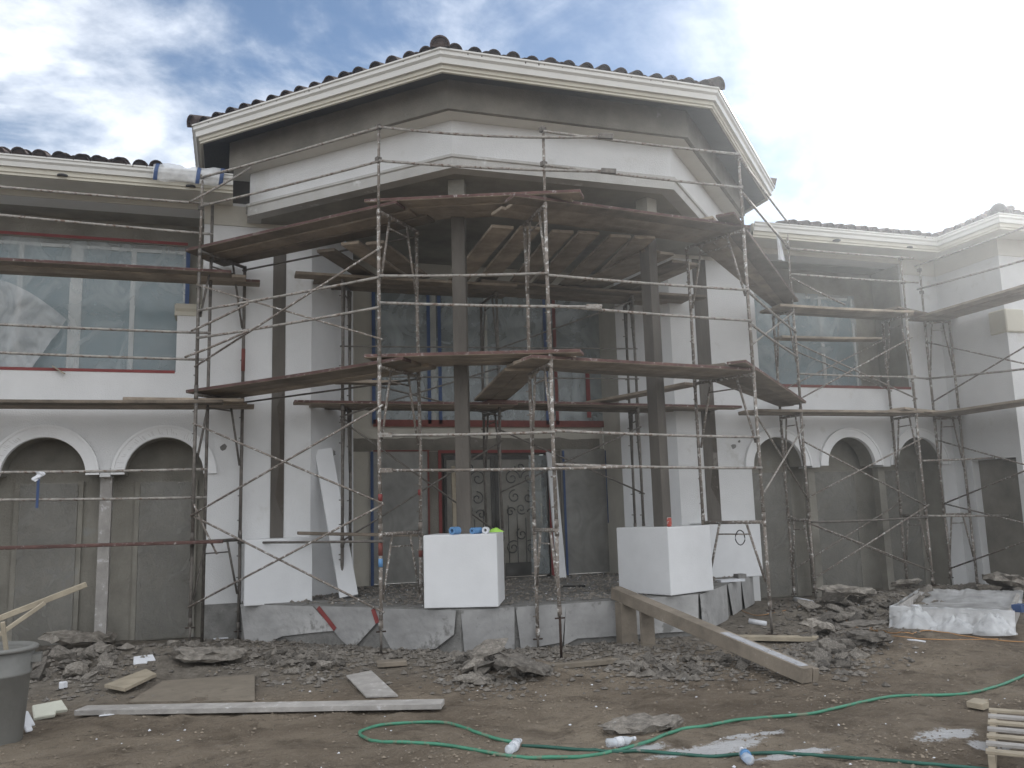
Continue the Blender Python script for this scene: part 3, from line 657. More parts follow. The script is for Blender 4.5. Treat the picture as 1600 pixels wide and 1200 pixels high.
film('plastic_sheet', 'torn plastic sheet hanging over the right leaf of the iron door', a[0]+(a[1]-a[0])*.80, a[1]-.06, a[2]+.05, a[3]-.08, YBK-.02, FILM, seed=21, amp=.06, tapes=[])
film('plastic_sheet', 'thin dusty plastic sheet veiling the whole iron door', a[0]+.06, a[1]-.06, a[2]+.03, a[3]-.03, YBK+.03, FILMV, seed=27, amp=.02)
tp = MB().box((a[0]-.05, YBK-.022, a[2]), (a[0]+.005, YBK-.012, a[3]+.02)).box((a[1]-.02, YBK-.022, a[2]), (a[1]+.05, YBK-.012, a[3]+.02)).box((a[0]+.005, YBK-.022, a[3]-.03), (a[1]-.02, YBK-.012, a[3]+.02))
tag(tp.build('red_tape_border', REDT), 'dark red tape border around the iron entrance door', 'tape')
# arcade films: panels on the recess wall
def arc_panel(l, r, label, seed, m=FILMA):
    p = ay(l, 870, YBL); q = ay(r, 870, YBL)
    t_ = film('plastic_sheet', label, p.x, q.x, .02, 2.24, YBL-.05, m, seed=seed, amp=.03, group=None, tapes=[])
    fr = MB(); fr.box((p.x-.07, YBL-.04, 0), (p.x-.005, YBL-.001, 2.2)); fr.box((q.x+.005, YBL-.04, 0), (q.x+.07, YBL-.001, 2.2)); fr.box((p.x-.07, YBL-.04, 2.2), (q.x+.07, YBL-.001, 2.27))
    H(fr, 'door_casing', OLIVE); H(MB().box((p.x, YBL-.03, 0), (q.x, YBL-.002, 2.2)), 'covered_door', OLIVE)
arc_panel(27, 118, 'tall dusty plastic sheet over the door under the first left arch', 31)
arc_panel(216, 298, 'tall dusty plastic sheet over the door under the second left arch', 34)
arc_panel(1276, 1342, 'tall dusty plastic sheet over the door under the middle right arch', 37)
arc_panel(1386, 1440, 'tall dusty plastic sheet over the door under the far right arch', 41)
arc_panel(1160, 1240, 'tall dusty plastic sheet over the door under the near right arch', 44)
# plastic wrap at the gutter end, left
def wrap():
    p0 = ay(240, 258, YE-.04); p1 = ay(345, 275, YE-.04)
    t_ = thing('plastic_wrap', (p0.x, YE, 6.35), 'plastic sheet wrapped round the left gutter end and held by blue tape', 'plastic sheet')
    def f(s, q):
        x = p0.x+(p1.x-p0.x)*s; a_ = -.7+3.4*q; r_ = .16*(1+.22*fbm(x*5, q*3, 2)+.10*math.sin(s*9))
        return (x, YE-.02-.72*r_*math.cos(a_)*1.2+.04, 6.47+r_*math.sin(a_)*1.05)
    grid_sheet(f, 24, 16).build('film', FILMW, t_)
    for s in (0., .62, .97):
        grid_sheet(lambda u_, q, s=s: tuple(Vector(f(s+.06*u_+.04*q, q*.62)) + Vector((0, -.006, .0))), 3, 12).build('tape_strip', BLUET, t_)
wrap()

# ================================================================ scaffolding
PO = {'P1': (-.47, 12.30), 'P2': (1.75, 10.60), 'P3': (3.61, 9.44), 'P4': (6.75, 9.94), 'P5': (9.36, 12.46), 'P6': (11.76, 12.38), 'P7': (12.66, 12.88)}
PI = {'P1': (.14, 13.0), 'P2': (2.39, 11.28), 'P3': (3.61, 10.22), 'P4': (6.37, 10.85), 'P5': (9.33, 13.0), 'P6': (11.82, 13.05), 'P7': (13.1, 12.72)}
# keep the inner legs of the outer ring clear of the slab
PO['P0'] = (-3.55, 12.35); PI['P0'] = (-3.5, 13.0)
PO['P8'] = (12.45, 9.6); PI['P8'] = (13.1, 9.7)
WHERE = {'P0': 'beyond the first left arch', 'P1': 'at the left corner by the second arch', 'P2': 'just left of the middle pedestal', 'P3': 'between the middle and right pedestals', 'P4': 'before the right pedestal',
         'P5': 'before the first right arch', 'P6': 'before the third right arch', 'P7': 'at the far right side wall', 'P8': 'at the far right edge'}
SHORT = {'P0': 'off left', 'P1': 'left corner pole', 'P2': 'pole left of middle pedestal', 'P3': 'pole between the pedestals', 'P4': 'pole before right pedestal', 'P5': 'first right wing pole', 'P6': 'third arch pole', 'P7': 'side wall pole', 'P8': 'right edge pole'}
TIER = ['bottom', 'middle', 'upper']
FR = {}
def frame(a, b, z0, z1, label, m=PIPE, zi=None, group='scaffold frames'):
    t_ = thing('scaffold_trestle', (a[0], a[1], z0), label, 'scaffold frame', group)
    A = Vector((a[0], a[1], 0)); B = Vector((b[0], b[1], 0)); Z = lambda p, z: (p.x, p.y, z)
    lerp = lambda k: A.lerp(B, k)
    zo = z0
    for p in (A, B):
        z0 = zo if (p is A or zi is None) else zi
        q = p + Vector((random.gauss(0, .006), random.gauss(0, .006), 0))
        leg = MB().tube([Z(p, z0), Z(q, (z0+z1)/2), Z(p, z1)], .0235, 8).build('leg', m, t_)
        for za_, zb_ in ((z0, z0+.11), (z1-.08, z1)): MB().tube([Z(p, za_), Z(p, zb_)], .028, 8).build('coupling', m, leg)
        pin = MB()
        for zz in (z0+.25, z0+.6, z1-.55, z1-.25):
            d = (A-B).normalized()*.05; side = Vector((d.y, -d.x, 0)); pin.tube([Vector(Z(p, zz)), Vector(Z(p, zz))+side], .008, 5)
        tag(pin.build('brace_pin', m, leg), kind='stuff')
    z0 = zo
    MB().tube([Z(A, z1-.02), Z(B, z1-.02)], .024, 8).build('top_bar', m, t_)
    h = min(.95, (z1-z0)*.7)
    for k, p, ke in ((.28, A, .04), (.72, B, .96)):
        MB().tube([Z(lerp(k), z1-.03), Z(lerp(ke), z1-h)], .0165, 6).build('strut', m, t_)
    k0, k1 = .28-.24*.17, .72+.24*.17
    MB().tube([Z(lerp(k0), z1-.18), Z(lerp(k1), z1-.18)], .011, 6).build('short_rung', m, t_)
    return t_
def jackleg(p, z1, label, m=PIPED):
    g = gz(p[0], p[1]) if (p[1] < 10.3 or p[0] < .2 or p[0] > 8.3) else gz(p[0], p[1])
    t_ = thing('screw_jack', (p[0], p[1], g), label, 'screw jack', 'scaffold screw jacks')
    MB().tube([(p[0], p[1], g), (p[0], p[1], z1+.05)], .016, 8).build('screw', m, t_)
    MB().add(rot_box(p, random.uniform(0, 1.5), .07, .07, g-.005, g+.008), BF).build('base_plate', RUST, t_)
    MB().tube([(p[0]-.06, p[1], z1-.02), (p[0]+.06, p[1], z1-.02)], .01, 6).build('handle', RUST, t_)
LV = {'P0': (1.3, 3.2, 5.06), 'P1': (1.40, 3.38, 5.40), 'P2': (1.45, 3.53, 5.57), 'P3': (1.45, 3.42, 5.40), 'P4': (1.45, 3.44, 5.48), 'P5': (1.40, 3.2, 5.06), 'P6': (1.40, 3.2, 5.06), 'P7': (1.40, 3.2, 5.06), 'P8': (1.4, 3.2, 5.06)}
JZ = {'P1': .3, 'P2': .3, 'P3': .46, 'P4': .3, 'P5': .2, 'P6': .2, 'P7': .25, 'P0': .3, 'P8': .3}
for P in ('P0', 'P1', 'P2', 'P3', 'P4', 'P5', 'P6', 'P7', 'P8'):
    z = [JZ[P]] + list(LV[P])
    for k in range(3): FR[P, k] = frame(PO[P], PI[P], z[k], z[k+1], f'{TIER[k]} tier scaffold frame {WHERE[P]}', PIPE if P not in ('P1',) else PIPED, zi=.13 if k == 0 else None)
    jackleg(PO[P], z[0], f'{"rusty" if P == "P3" else "grey"} screw jack under the outer scaffold leg {WHERE[P]}', RUST if P == 'P3' else PIPED)
    jackleg(PI[P], .13, f'grey screw jack under the inner scaffold leg {WHERE[P]}')
TOP = {'P1': zv(*PO['P1'], 272), 'P2': zv(*PO['P2'], 193), 'P3': zv(*PO['P3'], 197), 'P4': zv(*PO['P4'], 240), 'P5': zv(*PO['P5'], 343), 'P6': zv(*PO['P6'], 400), 'P7': zv(*PO['P7'], 418)}
for P, zt_ in TOP.items():
    x, y = PO[P]; t_ = thing('guard_post', (x, y, LV[P][2]), f'upright guard post on top of the scaffold {WHERE[P]}', 'guard post', 'scaffold guard posts')
    MB().tube([(x, y, LV[P][2]+.001), (x+.01, y, zt_)], .019, 8).build('tube', PIPE, t_)
    for z in (zt_-.05, zt_-.5): MB().add(rot_box((x, y), .4, .035, .03, z-.03, z+.03), BF).build('clamp', PIPED, t_)
def band(P, k, pos, v0, v1, m):
    x, y = pos; MB().tube([(x, y, zv(x, y, v1)), (x, y, zv(x, y, v0))], .0275, 8).build('tape_band', m, FR[P, k])
band('P2', 0, PO['P2'], 772, 783, REDT); band('P2', 0, PI['P2'], 765, 774, REDT); band('P2', 0, PO['P2'], 873, 886, BLUEL); band('P2', 0, PI['P2'], 860, 870, REDDK)
band('P1', 1, PI['P1'], 545, 580, REDDK); band('P2', 0, PO['P2'], 848, 868, REDDK)
# interior frames on the porch
IN = {'left': ((1.62, 12.75), (1.85, 13.45)), 'center': ((3.95, 12.95), (3.95, 13.75)), 'right': ((6.33, 12.85), (6.2, 13.6))}
p = ay(544, 720, 13.1); 
def atpx(u, v, y): q = ay(u, v, y); return (q.x, y)
IN = {'left': (atpx(535, 700, 12.7), atpx(547, 700, 13.4)), 'center': (atpx(782, 700, 12.9), atpx(757, 700, 13.7)), 'right': (atpx(999, 690, 12.7), atpx(986, 690, 13.4))}
INW = {'left': 'on the porch behind the left pedestal', 'center': 'on the porch before the iron door', 'right': 'on the porch behind the right pedestal'}
for k, (a, b) in IN.items():
    for i, (z0, z1) in enumerate(((ZP+.01, 1.3), (1.3, 3.28), (3.28, 5.2))):
        frame(a, b, z0, z1, f'{TIER[i]} tier dark scaffold frame {INW[k]}', PIPED)

def rail(a, b, name, label, m=RAIL, r=.0185, sag=.012, ext0=0., ext1=0., flange=(0, 0), cat='guard rail', group='scaffold guard rails'):
    a = Vector(a); b = Vector(b); d = (b-a).normalized(); a = a-d*ext0; b = b+d*ext1
    n = 7; pts = [a.lerp(b, i/(n-1)) + Vector((0, 0, -sag*4*(i/(n-1))*(1-i/(n-1)))) for i in range(n)]
    if not any(flange):
        return tag(MB().tube(pts, r, 8).build(name, m), label, cat, group)
    t_ = thing(name, tuple((a+b)/2), label, cat, group)
    MB().tube(pts, r, 8).build('tube', m, t_)
    for k, e in ((0, a), (1, b)):
        if flange[k]: 
            dd = d*(-1 if k == 0 else 1)
            MB().beam(e-dd*.16, e+dd*.02, .05, .055).build('end_clamp', PIPED if flange[k] > 1 else m, t_)
    return t_
def prail(pa, va, pb, vb, label, out=.035, **kw):
    x, y = PO[pa] if isinstance(pa, str) else pa; X, Y = PO[pb] if isinstance(pb, str) else pb
    a = Vector((x, y-out, zv(x, y-out, va))); b = Vector((X, Y-out, zv(X, Y-out, vb)))
    return rail(a, b, kw.pop('name', 'guard_rail'), label, **kw)
B12 = 'between the left corner and the pole left of the middle pedestal'
B23 = 'above and left of the iron door, middle scaffold bay'
prail('P1', 277, 'P2', 199, f'topmost guard rail {B12}')
prail('P1', 322, 'P2', 252, f'second highest guard rail {B12}', r=.017)
prail('P1', 485, 'P2', 433, f'upper level waist rail {B12}')
prail('P1', 528, 'P2', 480, f'upper level knee rail {B12}')
prail('P2', 198, 'P3', 209, 'topmost curved guard rail across the middle bay above the door', sag=.06, ext1=.85, flange=(0, 2))
prail('P2', 251, 'P3', 263, 'second highest guard rail across the middle bay above the door', sag=.03, ext1=.85, flange=(0, 2), out=.07)
prail('P2', 431, 'P3', 427, 'upper level waist rail across the middle bay above the door')
prail('P2', 473, 'P3', 478, 'upper level knee rail across the middle bay with taped end', ext1=.6, flange=(0, 1), out=.06)
prail('P2', 680, 'P3', 675, 'pale lower rail across the middle bay above the iron door', flange=(1, 0), out=.06)
prail('P2', 735, 'P3', 731, 'stained lower rail across the middle bay before the door top', flange=(1, 0), ext1=.9, m=PIPE, out=.06)
B34 = 'between the middle pole and the pole before the right pedestal'
prail('P3', 205, 'P4', 241, f'topmost rail {B34}')
prail('P3', 258, 'P4', 293, f'second highest rail {B34}')
prail('P3', 430, 'P4', 453, f'upper level waist rail {B34}')
prail('P3', 477, 'P4', 501, f'upper level knee rail {B34}')
prail('P3', 673, 'P4', 683, f'higher low rail {B34}')
prail('P3', 726, 'P4', 731, f'lowest rail {B34}')
P45 = 'from the right pedestal pole to the first right wing pole'
prail('P4', 246, 'P5', 346, f'topmost rail sloping {P45}', m=PIPE)
prail('P4', 300, 'P5', 388, f'second rail sloping {P45}', m=PIPE)
prail('P4', 457, 'P5', 519, f'waist rail sloping {P45}')
prail('P4', 507, 'P5', 558, f'knee rail sloping {P45}')
prail('P5', 388, 'P6', 402, 'topmost faint rail along the right wing eave', ext1=.25, out=.05)
prail('P5', 428, 'P6', 440, 'second rail along the upper right window', ext1=.3, out=.05)
prail('P5', 584, 'P6', 589, 'rail crossing the upper right window above its sill', flange=(0, 1))
prail('P5', 434, (10.4, 12.4), 476, 'short sloping tube above the upper right window', m=PIPE)
prail('P6', 589, 'P7', 591, 'short rail between the third arch pole and the side wall pole')
prail((12.45, 12.8), 416, 'P8', 330, 'topmost faint rail along the far right side wall', m=RAIL)
prail((12.45, 12.8), 452, 'P8', 385, 'second rail along the far right side wall')
prail((12.45, 12.8), 592, 'P8', 565, 'rail crossing the middle of the far right side wall')
prail('P5', 816, 'P6', 808, 'low dark rail across the right wing arcade', m=PIPED)
prail('P6', 720, (14.0, 12.2), 712, 'rail at spring height across the right doorway', m=PIPE)
prail('P6', 806, (14.0, 12.2), 804, 'low pale rail crossing the far right doorway')
# left wing rails
W = (-3.6, 12.33)
WL = 'across the left wing'
def lrail(v0, v1, label, end=(-.36, 12.33), **kw):
    a = ay(0, v0, 12.33); b = ay(322, v1, 12.33); d = (b-a)/(b.x-a.x)
    rail(a+d*(-3.6-a.x), a+d*(end[0]+.06-a.x), 'guard_rail', label, **kw)
lrail(291, 318, 'highest guard rail under the left wing eave')
lrail(335, 365, 'second guard rail above the upper left window')
lrail(506, 520, 'rail crossing the upper left window at mid height')
lrail(550, 562, 'rail crossing the upper left window above its sill')
lrail(737, 733, 'pale rail across the left arches at spring height')
lrail(780, 777, 'second pale rail below the left arch springs')
rail(ay(296, 316, 12.3), ay(392, 262, 11.9), 'guard_rail', 'short angled tube joining the left wing rails to the bay rails', r=.016)
rail(ay(299, 517, 12.2), ay(388, 474, 11.7), 'guard_rail', 'short angled tube behind the upper left bay waist rail', r=.017, m=PIPE)
rail(ay(289, 558, 12.2), ay(387, 517, 11.7), 'guard_rail', 'short angled tube behind the upper left bay knee rail', r=.017, m=PIPE)
rail(ay(303, 788, 12.25), ay(339, 866, 12.15), 'guard_rail', 'short loose tube end beside the left corner pole near the low plank', r=.014, m=PIPE)
p2 = (-.33, 12.72)
MBt = MB().tube([(p2[0], p2[1], gz(*p2)), (p2[0], p2[1], zv(*p2, 320))], .022, 8)
tag(MBt.build('scaffold_pole', PIPED), 'tall dark single pole beside the left corner scaffold frame', 'scaffold pole')

# cross braces
def brace(pa, va, pb, vb, label, m=PIPE, out=0.02, r=.0142):
    x, y = (PO.get(pa) or pa) if isinstance(pa, str) else pa; X, Y = PO[pb] if isinstance(pb, str) else pb
    a = Vector((x, y-out, zv(x, y-out, va))); b = Vector((X, Y-out, zv(X, Y-out, vb)))
    d = (b-a).normalized()
    tag(MB().tube([a-d*.04, a.lerp(b, .5), b+d*.04], r, 6).build('cross_brace', m), label, 'cross brace', 'scaffold cross braces')
BL = 'left front bay of the scaffold'
brace('P1', 446, 'P2', 529, f'upper falling brace in the {BL}'); brace('P1', 571, 'P2', 388, f'upper rising brace in the {BL}', out=.05)
brace('P1', 663, 'P2', 785, f'middle falling brace in the {BL}'); brace('P1', 804, 'P2', 635, f'middle rising brace in the {BL}', out=.05)
brace('P1', 806, 'P2', 955, f'bottom falling brace in the {BL}'); brace('P1', 947, 'P2', 790, f'bottom rising brace before the left pedestal', out=.05)
brace(PI['P1'], 422, PI['P2'], 369, 'thin tube under the left front upper deck', m=PIPED); brace(PI['P1'], 629, PI['P2'], 592, 'thin tube under the left front lower deck', m=PIPED)
brace(PI['P1'], 848, 'P2', 846, 'horizontal tube before the top of the left pedestal', m=PIPED, r=.018)
brace('P4', 652, 'P5', 782, 'middle falling brace right of the right pedestal'); brace('P4', 768, 'P5', 665, 'bright white tube rising right of the right pedestal', out=.06, m=RAIL)
brace('P4', 538, 'P5', 487, 'short bright rising brace beside the upper right window', m=RAIL)
BR = 'right wing bay of the scaffold'
brace('P5', 536, 'P6', 622, f'upper falling brace in the {BR}'); brace('P5', 622, 'P6', 528, f'upper rising brace in the {BR}', out=.05)
brace('P5', 690, 'P6', 790, f'middle falling brace in the {BR}'); brace('P5', 776, 'P6', 686, f'middle rising brace in the {BR}', out=.05)
brace('P5', 818, 'P6', 893, f'bottom falling brace in the {BR}'); brace('P5', 902, 'P6', 790, f'bottom rising brace in the {BR}', out=.05)
SB = 'scaffold bay along the far right side wall'
brace('P7', 535, 'P8', 590, f'upper falling brace in the {SB}'); brace('P7', 627, 'P8', 490, f'upper rising brace in the {SB}')
brace('P7', 688, 'P8', 760, f'middle falling brace in the {SB}'); brace('P7', 787, 'P8', 690, f'middle rising brace in the {SB}')
brace('P7', 787, 'P8', 850, f'bottom falling brace in the {SB}'); brace('P7', 888, 'P8', 800, f'bottom rising brace in the {SB}')
brace(PI['P5'], 536, PI['P6'], 610, 'thin inner upper falling brace near the right wing wall', r=.012); brace(PI['P5'], 612, PI['P6'], 530, 'thin inner upper rising brace near the right wing wall', r=.012)
brace(PI['P5'], 805, PI['P6'], 880, 'thin inner bottom falling brace near the right arches', r=.012); brace(PI['P5'], 890, PI['P6'], 785, 'thin inner bottom rising brace near the right arches', r=.012)
il, ic, ir = IN['left'][0], IN['center'][0], IN['right'][0]
brace(il, 658, ic, 838, 'dark falling brace before the left sidelight', m=PIPED); brace(il, 845, ic, 690, 'dark rising brace before the left sidelight', m=PIPED)
brace(ic, 768, ir, 668, 'dark rising brace before the right sidelight', m=PIPED); brace(ic, 672, ir, 770, 'dark falling brace before the right sidelight', m=PIPED)
brace(ic, 545, ir, 470, 'upper rising brace before the right half of the lobby window', m=PIPED)
brace(il, 590, ic, 650, 'falling brace before the left half of the lobby window', m=PIPED); brace(il, 650, ic, 575, 'rising brace before the left half of the lobby window', m=PIPED)
for v, n_ in ((592, 'first'), (545, 'second')): brace(il, v-4, ir, v, f'{n_} thin horizontal tube before the lobby window', m=PIPED, r=.012)

# planks
def plank(a, b, label, w=.262, th=.045, m=WOOD, cat='scaffold plank', group='scaffold planks', red=False, tw=0, name='scaffold_plank'):
    a = Vector(a); b = Vector(b); b.z += random.gauss(0, .004)
    t = MB()
    n = 5; d = (b-a).normalized(); r = Vector((d.y, -d.x, 0)).normalized(); vs = []
    cup = random.uniform(-.012, .004)
    for i in range(n+1):
        p = a.lerp(b, i/n) + Vector((0, 0, cup*4*(i/n)*(1-i/n))) + r*random.gauss(0, .002)
        for s, h in ((-.5, -.5), (.5, -.5), (.5, .5), (-.5, .5)): vs.append(p + r*(s*w) + Vector((0, 0, h*th)))
    fs = [(0, 1, 2, 3), tuple(n*4+k for k in (3, 2, 1, 0))]
    for i in range(n):
        for k in range(4): k2 = (k+1) % 4; fs.append((i*4+k, (i+1)*4+k, (i+1)*4+k2, i*4+k2))
    t.add(vs, fs); o = t.build(name, m, bevel=.007)
    if red:
        o.data.materials.append(REDW)
        # painted edge faces
        for p in o.data.polygons:
            if abs(p.normal.z) < .5: p.material_index = 1
    return tag(o, label, cat, group)
NTH = ['outer', 'middle', 'inner']
def deck(pa, pb, za, zb, label, rows=3, e0=.25, e1=.25, red=(0,), fr=None, dz=0.):
    A0 = Vector((*PO[pa], za)); A1 = Vector((*PI[pa], za)); B0 = Vector((*PO[pb], zb)); B1 = Vector((*PI[pb], zb))
    fr = fr or ((.14, .45, .76) if rows == 3 else (.2, .52))
    for k, f_ in enumerate(fr):
        a = A0.lerp(A1, f_); b = B0.lerp(B1, f_); d = (b-a).normalized()
        plank(a-d*(e0+random.uniform(-.06, .1)) + Vector((0, 0, .045+dz)), b+d*(e1+random.uniform(-.06, .12)) + Vector((0, 0, .045+dz)), f'{NTH[k]} plank of the {label}', red=k in red)
deck('P1', 'P2', LV['P1'][2], LV['P2'][2], 'upper deck in the left front bay', e1=.3)
deck('P2', 'P3', LV['P2'][2], LV['P3'][2], 'upper deck in the middle front bay', e1=.5, dz=.085)
deck('P3', 'P4', LV['P3'][2], LV['P4'][2], 'upper deck in the right front bay', e0=.40, e1=.15)
deck('P4', 'P5', LV['P4'][2]-.02, LV['P5'][2]+.1, 'upper deck sloping back beside the right wing', e0=.5, e1=.1, dz=.05)
deck('P1', 'P2', LV['P1'][1], LV['P2'][1], 'lower deck in the left front bay', e0=.2, e1=.3)
deck('P2', 'P3', LV['P2'][1], LV['P3'][1], 'lower deck in the middle front bay', e1=.4, dz=.075)
deck('P3', 'P4', LV['P3'][1], LV['P4'][1], 'lower deck in the right front bay', e0=.35, e1=.15)
deck('P4', 'P5', LV['P4'][1], LV['P5'][1]+.12, 'lower deck sloping back beside the right wing', e0=.45, e1=.1, dz=.05)
deck('P0', 'P1', LV['P0'][2], LV['P0'][2], 'upper deck across the left wing', e1=.28, red=(0, 2))
deck('P0', 'P1', LV['P0'][1], LV['P0'][1]+.02, 'lower deck across the left wing', e1=.3, red=())
deck('P5', 'P6', LV['P5'][2], LV['P6'][2], 'upper deck across the right wing', e0=.2, e1=.2, red=())
deck('P5', 'P6', LV['P5'][1], LV['P6'][1], 'lower deck across the right wing', e0=.9, e1=.1, red=(), dz=.0)
deck('P6', 'P7', LV['P6'][2]+.045, LV['P7'][2]+.045, 'short upper deck at the inner right corner', e0=.25, e1=.45, red=(), rows=2)
deck('P6', 'P7', LV['P6'][1]+.045, LV['P7'][1]+.045, 'short lower deck at the inner right corner', e0=.4, e1=.45, red=(), rows=2)
for tr, zl in (('upper', LV['P7'][2]), ('lower', LV['P7'][1])):
    for k in range(3):
        x = 12.48+.25*k; plank((x, 13.0, zl+.045), (x, 8.6, zl+.045), f'{NTH[k]} plank of the {tr} deck along the far right side wall')
a = ay(1215, 528, 12.9); b = ay(1371, 531, 12.9); plank(a, b, 'single plank across the upper right window at mid height')
a = ay(-20, 856, 12.2); b = ay(349, 846, 12.2); plank((-3.7, 12.2, a.z), b, 'reddish low plank across the left arches near knee height', m=REDW, th=.04)
a = ay(188, 626, 12.1); b = ay(400, 632, 12.15); plank((a.x, 12.42, LV['P0'][1]+.095), (.15, 12.45, LV['P0'][1]+.1), 'short dark plank lying on the left wing lower deck', w=.2)
# inner porch decks
yb = 13.05
for k, (yy, lab) in enumerate(((12.75, 'front'), (13.02, 'middle'), (13.29, 'rear'))):
    za = ay(500, 455, yy).z
    plank((.85+.3*k, yy, 5.245), (4.3, yy, 5.245), f'{lab} left plank of the upper inner deck under the porch ceiling')
    plank((3.7, yy, 5.29), (7.75-.2*k, yy, 5.245), f'{lab} right plank of the upper inner deck under the porch ceiling')
    plank((.85+.25*k, yy, 3.325), (4.25, yy, 3.325), f'{lab} left plank of the lower inner deck above the iron door', red=k == 0)
    plank((3.75, yy, 3.37), (8.3-.3*k, yy, 3.325), f'{lab} right plank of the lower inner deck above the iron door', red=k == 0)
bnd = [((774, 350), (700, 440)), ((814, 354), (751, 426)), ((862, 361), (800, 432)), ((906, 365), (832, 447)), ((942, 370), (857, 452)), ((969, 370), (880, 454)), ((1010, 372), (930, 456))]
ORD = ['first', 'second', 'third', 'fourth', 'fifth', 'sixth', 'seventh']
for k in range(6):
    (a0, a1), (b0, b1) = bnd[k], bnd[k+1]
    zc = 5.33 + .05*(k % 2)
    p = (az(*a0, zc)+az(*b0, zc))/2; q = (az(*a1, zc)+az(*b1, zc))/2
    d = (q-p).normalized(); L_ = 2.6
    p = Vector((3.3+.42*k, 10.2+.1*(k % 2), zc)); q = p + Vector((d.x, abs(d.y), 0)).normalized()*3.0
    plank(p, q, f'{ORD[k]} slanting plank from the left on the inner upper deck', w=.30)
for k in range(4):
    p = Vector((5.75+.33*k, 10.75+.2*k, 5.34+.05*(k % 2))); plank(p, p+Vector((-.35, 2.5, 0)), f'{ORD[k]} plank from the left on the inner upper deck behind the right column', w=.29)
for k in range(3):
    p = Vector((1.2+.3*k, 11.75-.25*k, 5.34+.05*(k % 2))); plank(p, p+Vector((1.0, 1.6, 0)), f'{ORD[k]} plank from the left on the inner upper deck behind the left frame', w=.27)
for k in range(2):
    p = az(800+24*k, 581, 3.43); q = az(752+24*k, 626, 3.43); d = (q-p); d.z = 0; d.normalize()
    plank(p-d*.2, p+d*2.7, f'{["left", "right"][k]} slanting plank of the lower inner deck before the iron door', w=.26)
p = az(1080, 600, 3.43); plank(p, Vector((5.7, 13.1, 3.42)), 'slanting plank of the lower inner deck behind the right column', w=.27)
plank(ay(465, 833, 12.3), ay(660, 835, 12.3), 'low dark plank on the porch behind the left pedestal', w=.22)
plank((1.42, 12.5, 3.60), (2.35, 12.5, 3.60), 'short plank on the lower inner deck left of the lobby window', w=.2)

# ================================================================ loose things on the porch
def sheet_poly(pts2d, e, label, m=SHEETM, tapes=()):
    # pts2d: (t along edge 0..1, height) on porch edge e
    r_ = ring(.485); a, b = Vector((*r_[e], 0)), Vector((*r_[e+1], 0)); d = (b-a); n = Vector((d.y, -d.x, 0)).normalized()
    t_ = thing('protective_sheet', tuple(a.lerp(b, sum(p[0] for p in pts2d)/len(pts2d))), label, 'protective sheet', 'sheets hung on the porch edge')
    P = [a + d*t + n*(.012+.05*max(0, .25-h)) + Vector((0, 0, h)) for t, h in pts2d]
    MB().prism(P, n*.004).build('sheet', m, t_)
    for (t0, h0, t1, h1) in tapes:
        p = a+d*t0+n*.028+Vector((0, 0, h0)); q = a+d*t1+n*.028+Vector((0, 0, h1)); MB().beam(p, q, .004, .06, up=(0, 0, 1) if abs(q.z-p.z) < .05 else tuple(d.normalized())).build('tape_strip', REDT, t_)
    return t_
sheet_poly([(.0, .5), (.36, .5), (.47, .2), (.38, .17), (.22, .10), (.14, .0), (.03, .02)], 0, 'grey sheet on the porch edge below the left pedestal with torn curved bottom')
sheet_poly([(.37, .505), (.64, .505), (.66, .34), (.55, -.02), (.50, .08), (.43, .3)], 0, 'pointed grey sheet with red tape on the porch edge left of the second pole', tapes=[(.39, .49, .47, .22)])
sheet_poly([(.63, .50), (.985, .50), (.975, .22), (.90, .04), (.72, .0), (.66, .3)], 0, 'wide grey sheet on the porch edge beside the pole left of the middle pedestal', tapes=[(.64, .49, .66, .32)])
sheet_poly([(.0, .5), (.21, .5), (.205, .0), (.01, .02)], 1, 'flat grey sheet on the porch edge under the middle pedestal')
sheet_poly([(.215, .5), (.42, .5), (.40, .04), (.23, -.01)], 1, 'second flat grey sheet on the porch edge right of the middle pedestal base')
sheet_poly([(.42, .5), (1., .51), (.99, .05), (.7, .06), (.46, .07), (.405, .0)], 1, 'long grey sheet on the porch edge between pole and timber ramp')
sheet_poly([(.02, .5), (.45, .5), (.43, .0), (.02, .02)], 2, 'tilted grey sheet on the porch edge below the right pedestal')
sheet_poly([(.47, .5), (.72, .5), (.7, .05), (.52, .02)], 2, 'narrow grey sheet on the porch edge right of the right pedestal')
sheet_poly([(.73, .5), (.98, .5), (.97, .04), (.76, .03)], 2, 'farthest grey sheet on the right porch edge near the arcade')
# boards leaning
def board(a, b, w, th, m, label, name='board', cat='board', up=(0, 1, 0), grp=None): return tag(MB().beam(a, b, w, th, up).build(name, m, bevel=.003), label, cat, grp)
a = ay(505, 703, 13.3); b = ay(545, 925, 12.6); b.z = ZP+.02
board((b.x, b.y, b.z), (a.x, a.y, a.z), .26, .09, WHITE2, 'white foam board leaning on the lobby wall behind the left pedestal', 'leaning_board')
a = ay(866, 705, 14.2); b = ay(876, 906, 14.1)
board((b.x, 14.05, ZP), (a.x, 14.4, a.z), .16, .05, WHITE2, 'tall white board leaning right of the iron door', 'leaning_board')
a = ay(709, 728, 14.35); board((a.x, 14.3, ZP), (a.x, 14.4, a.z), .07, .04, PALE, 'pale wooden stud standing before the left leaf of the iron door', 'wood_stud')
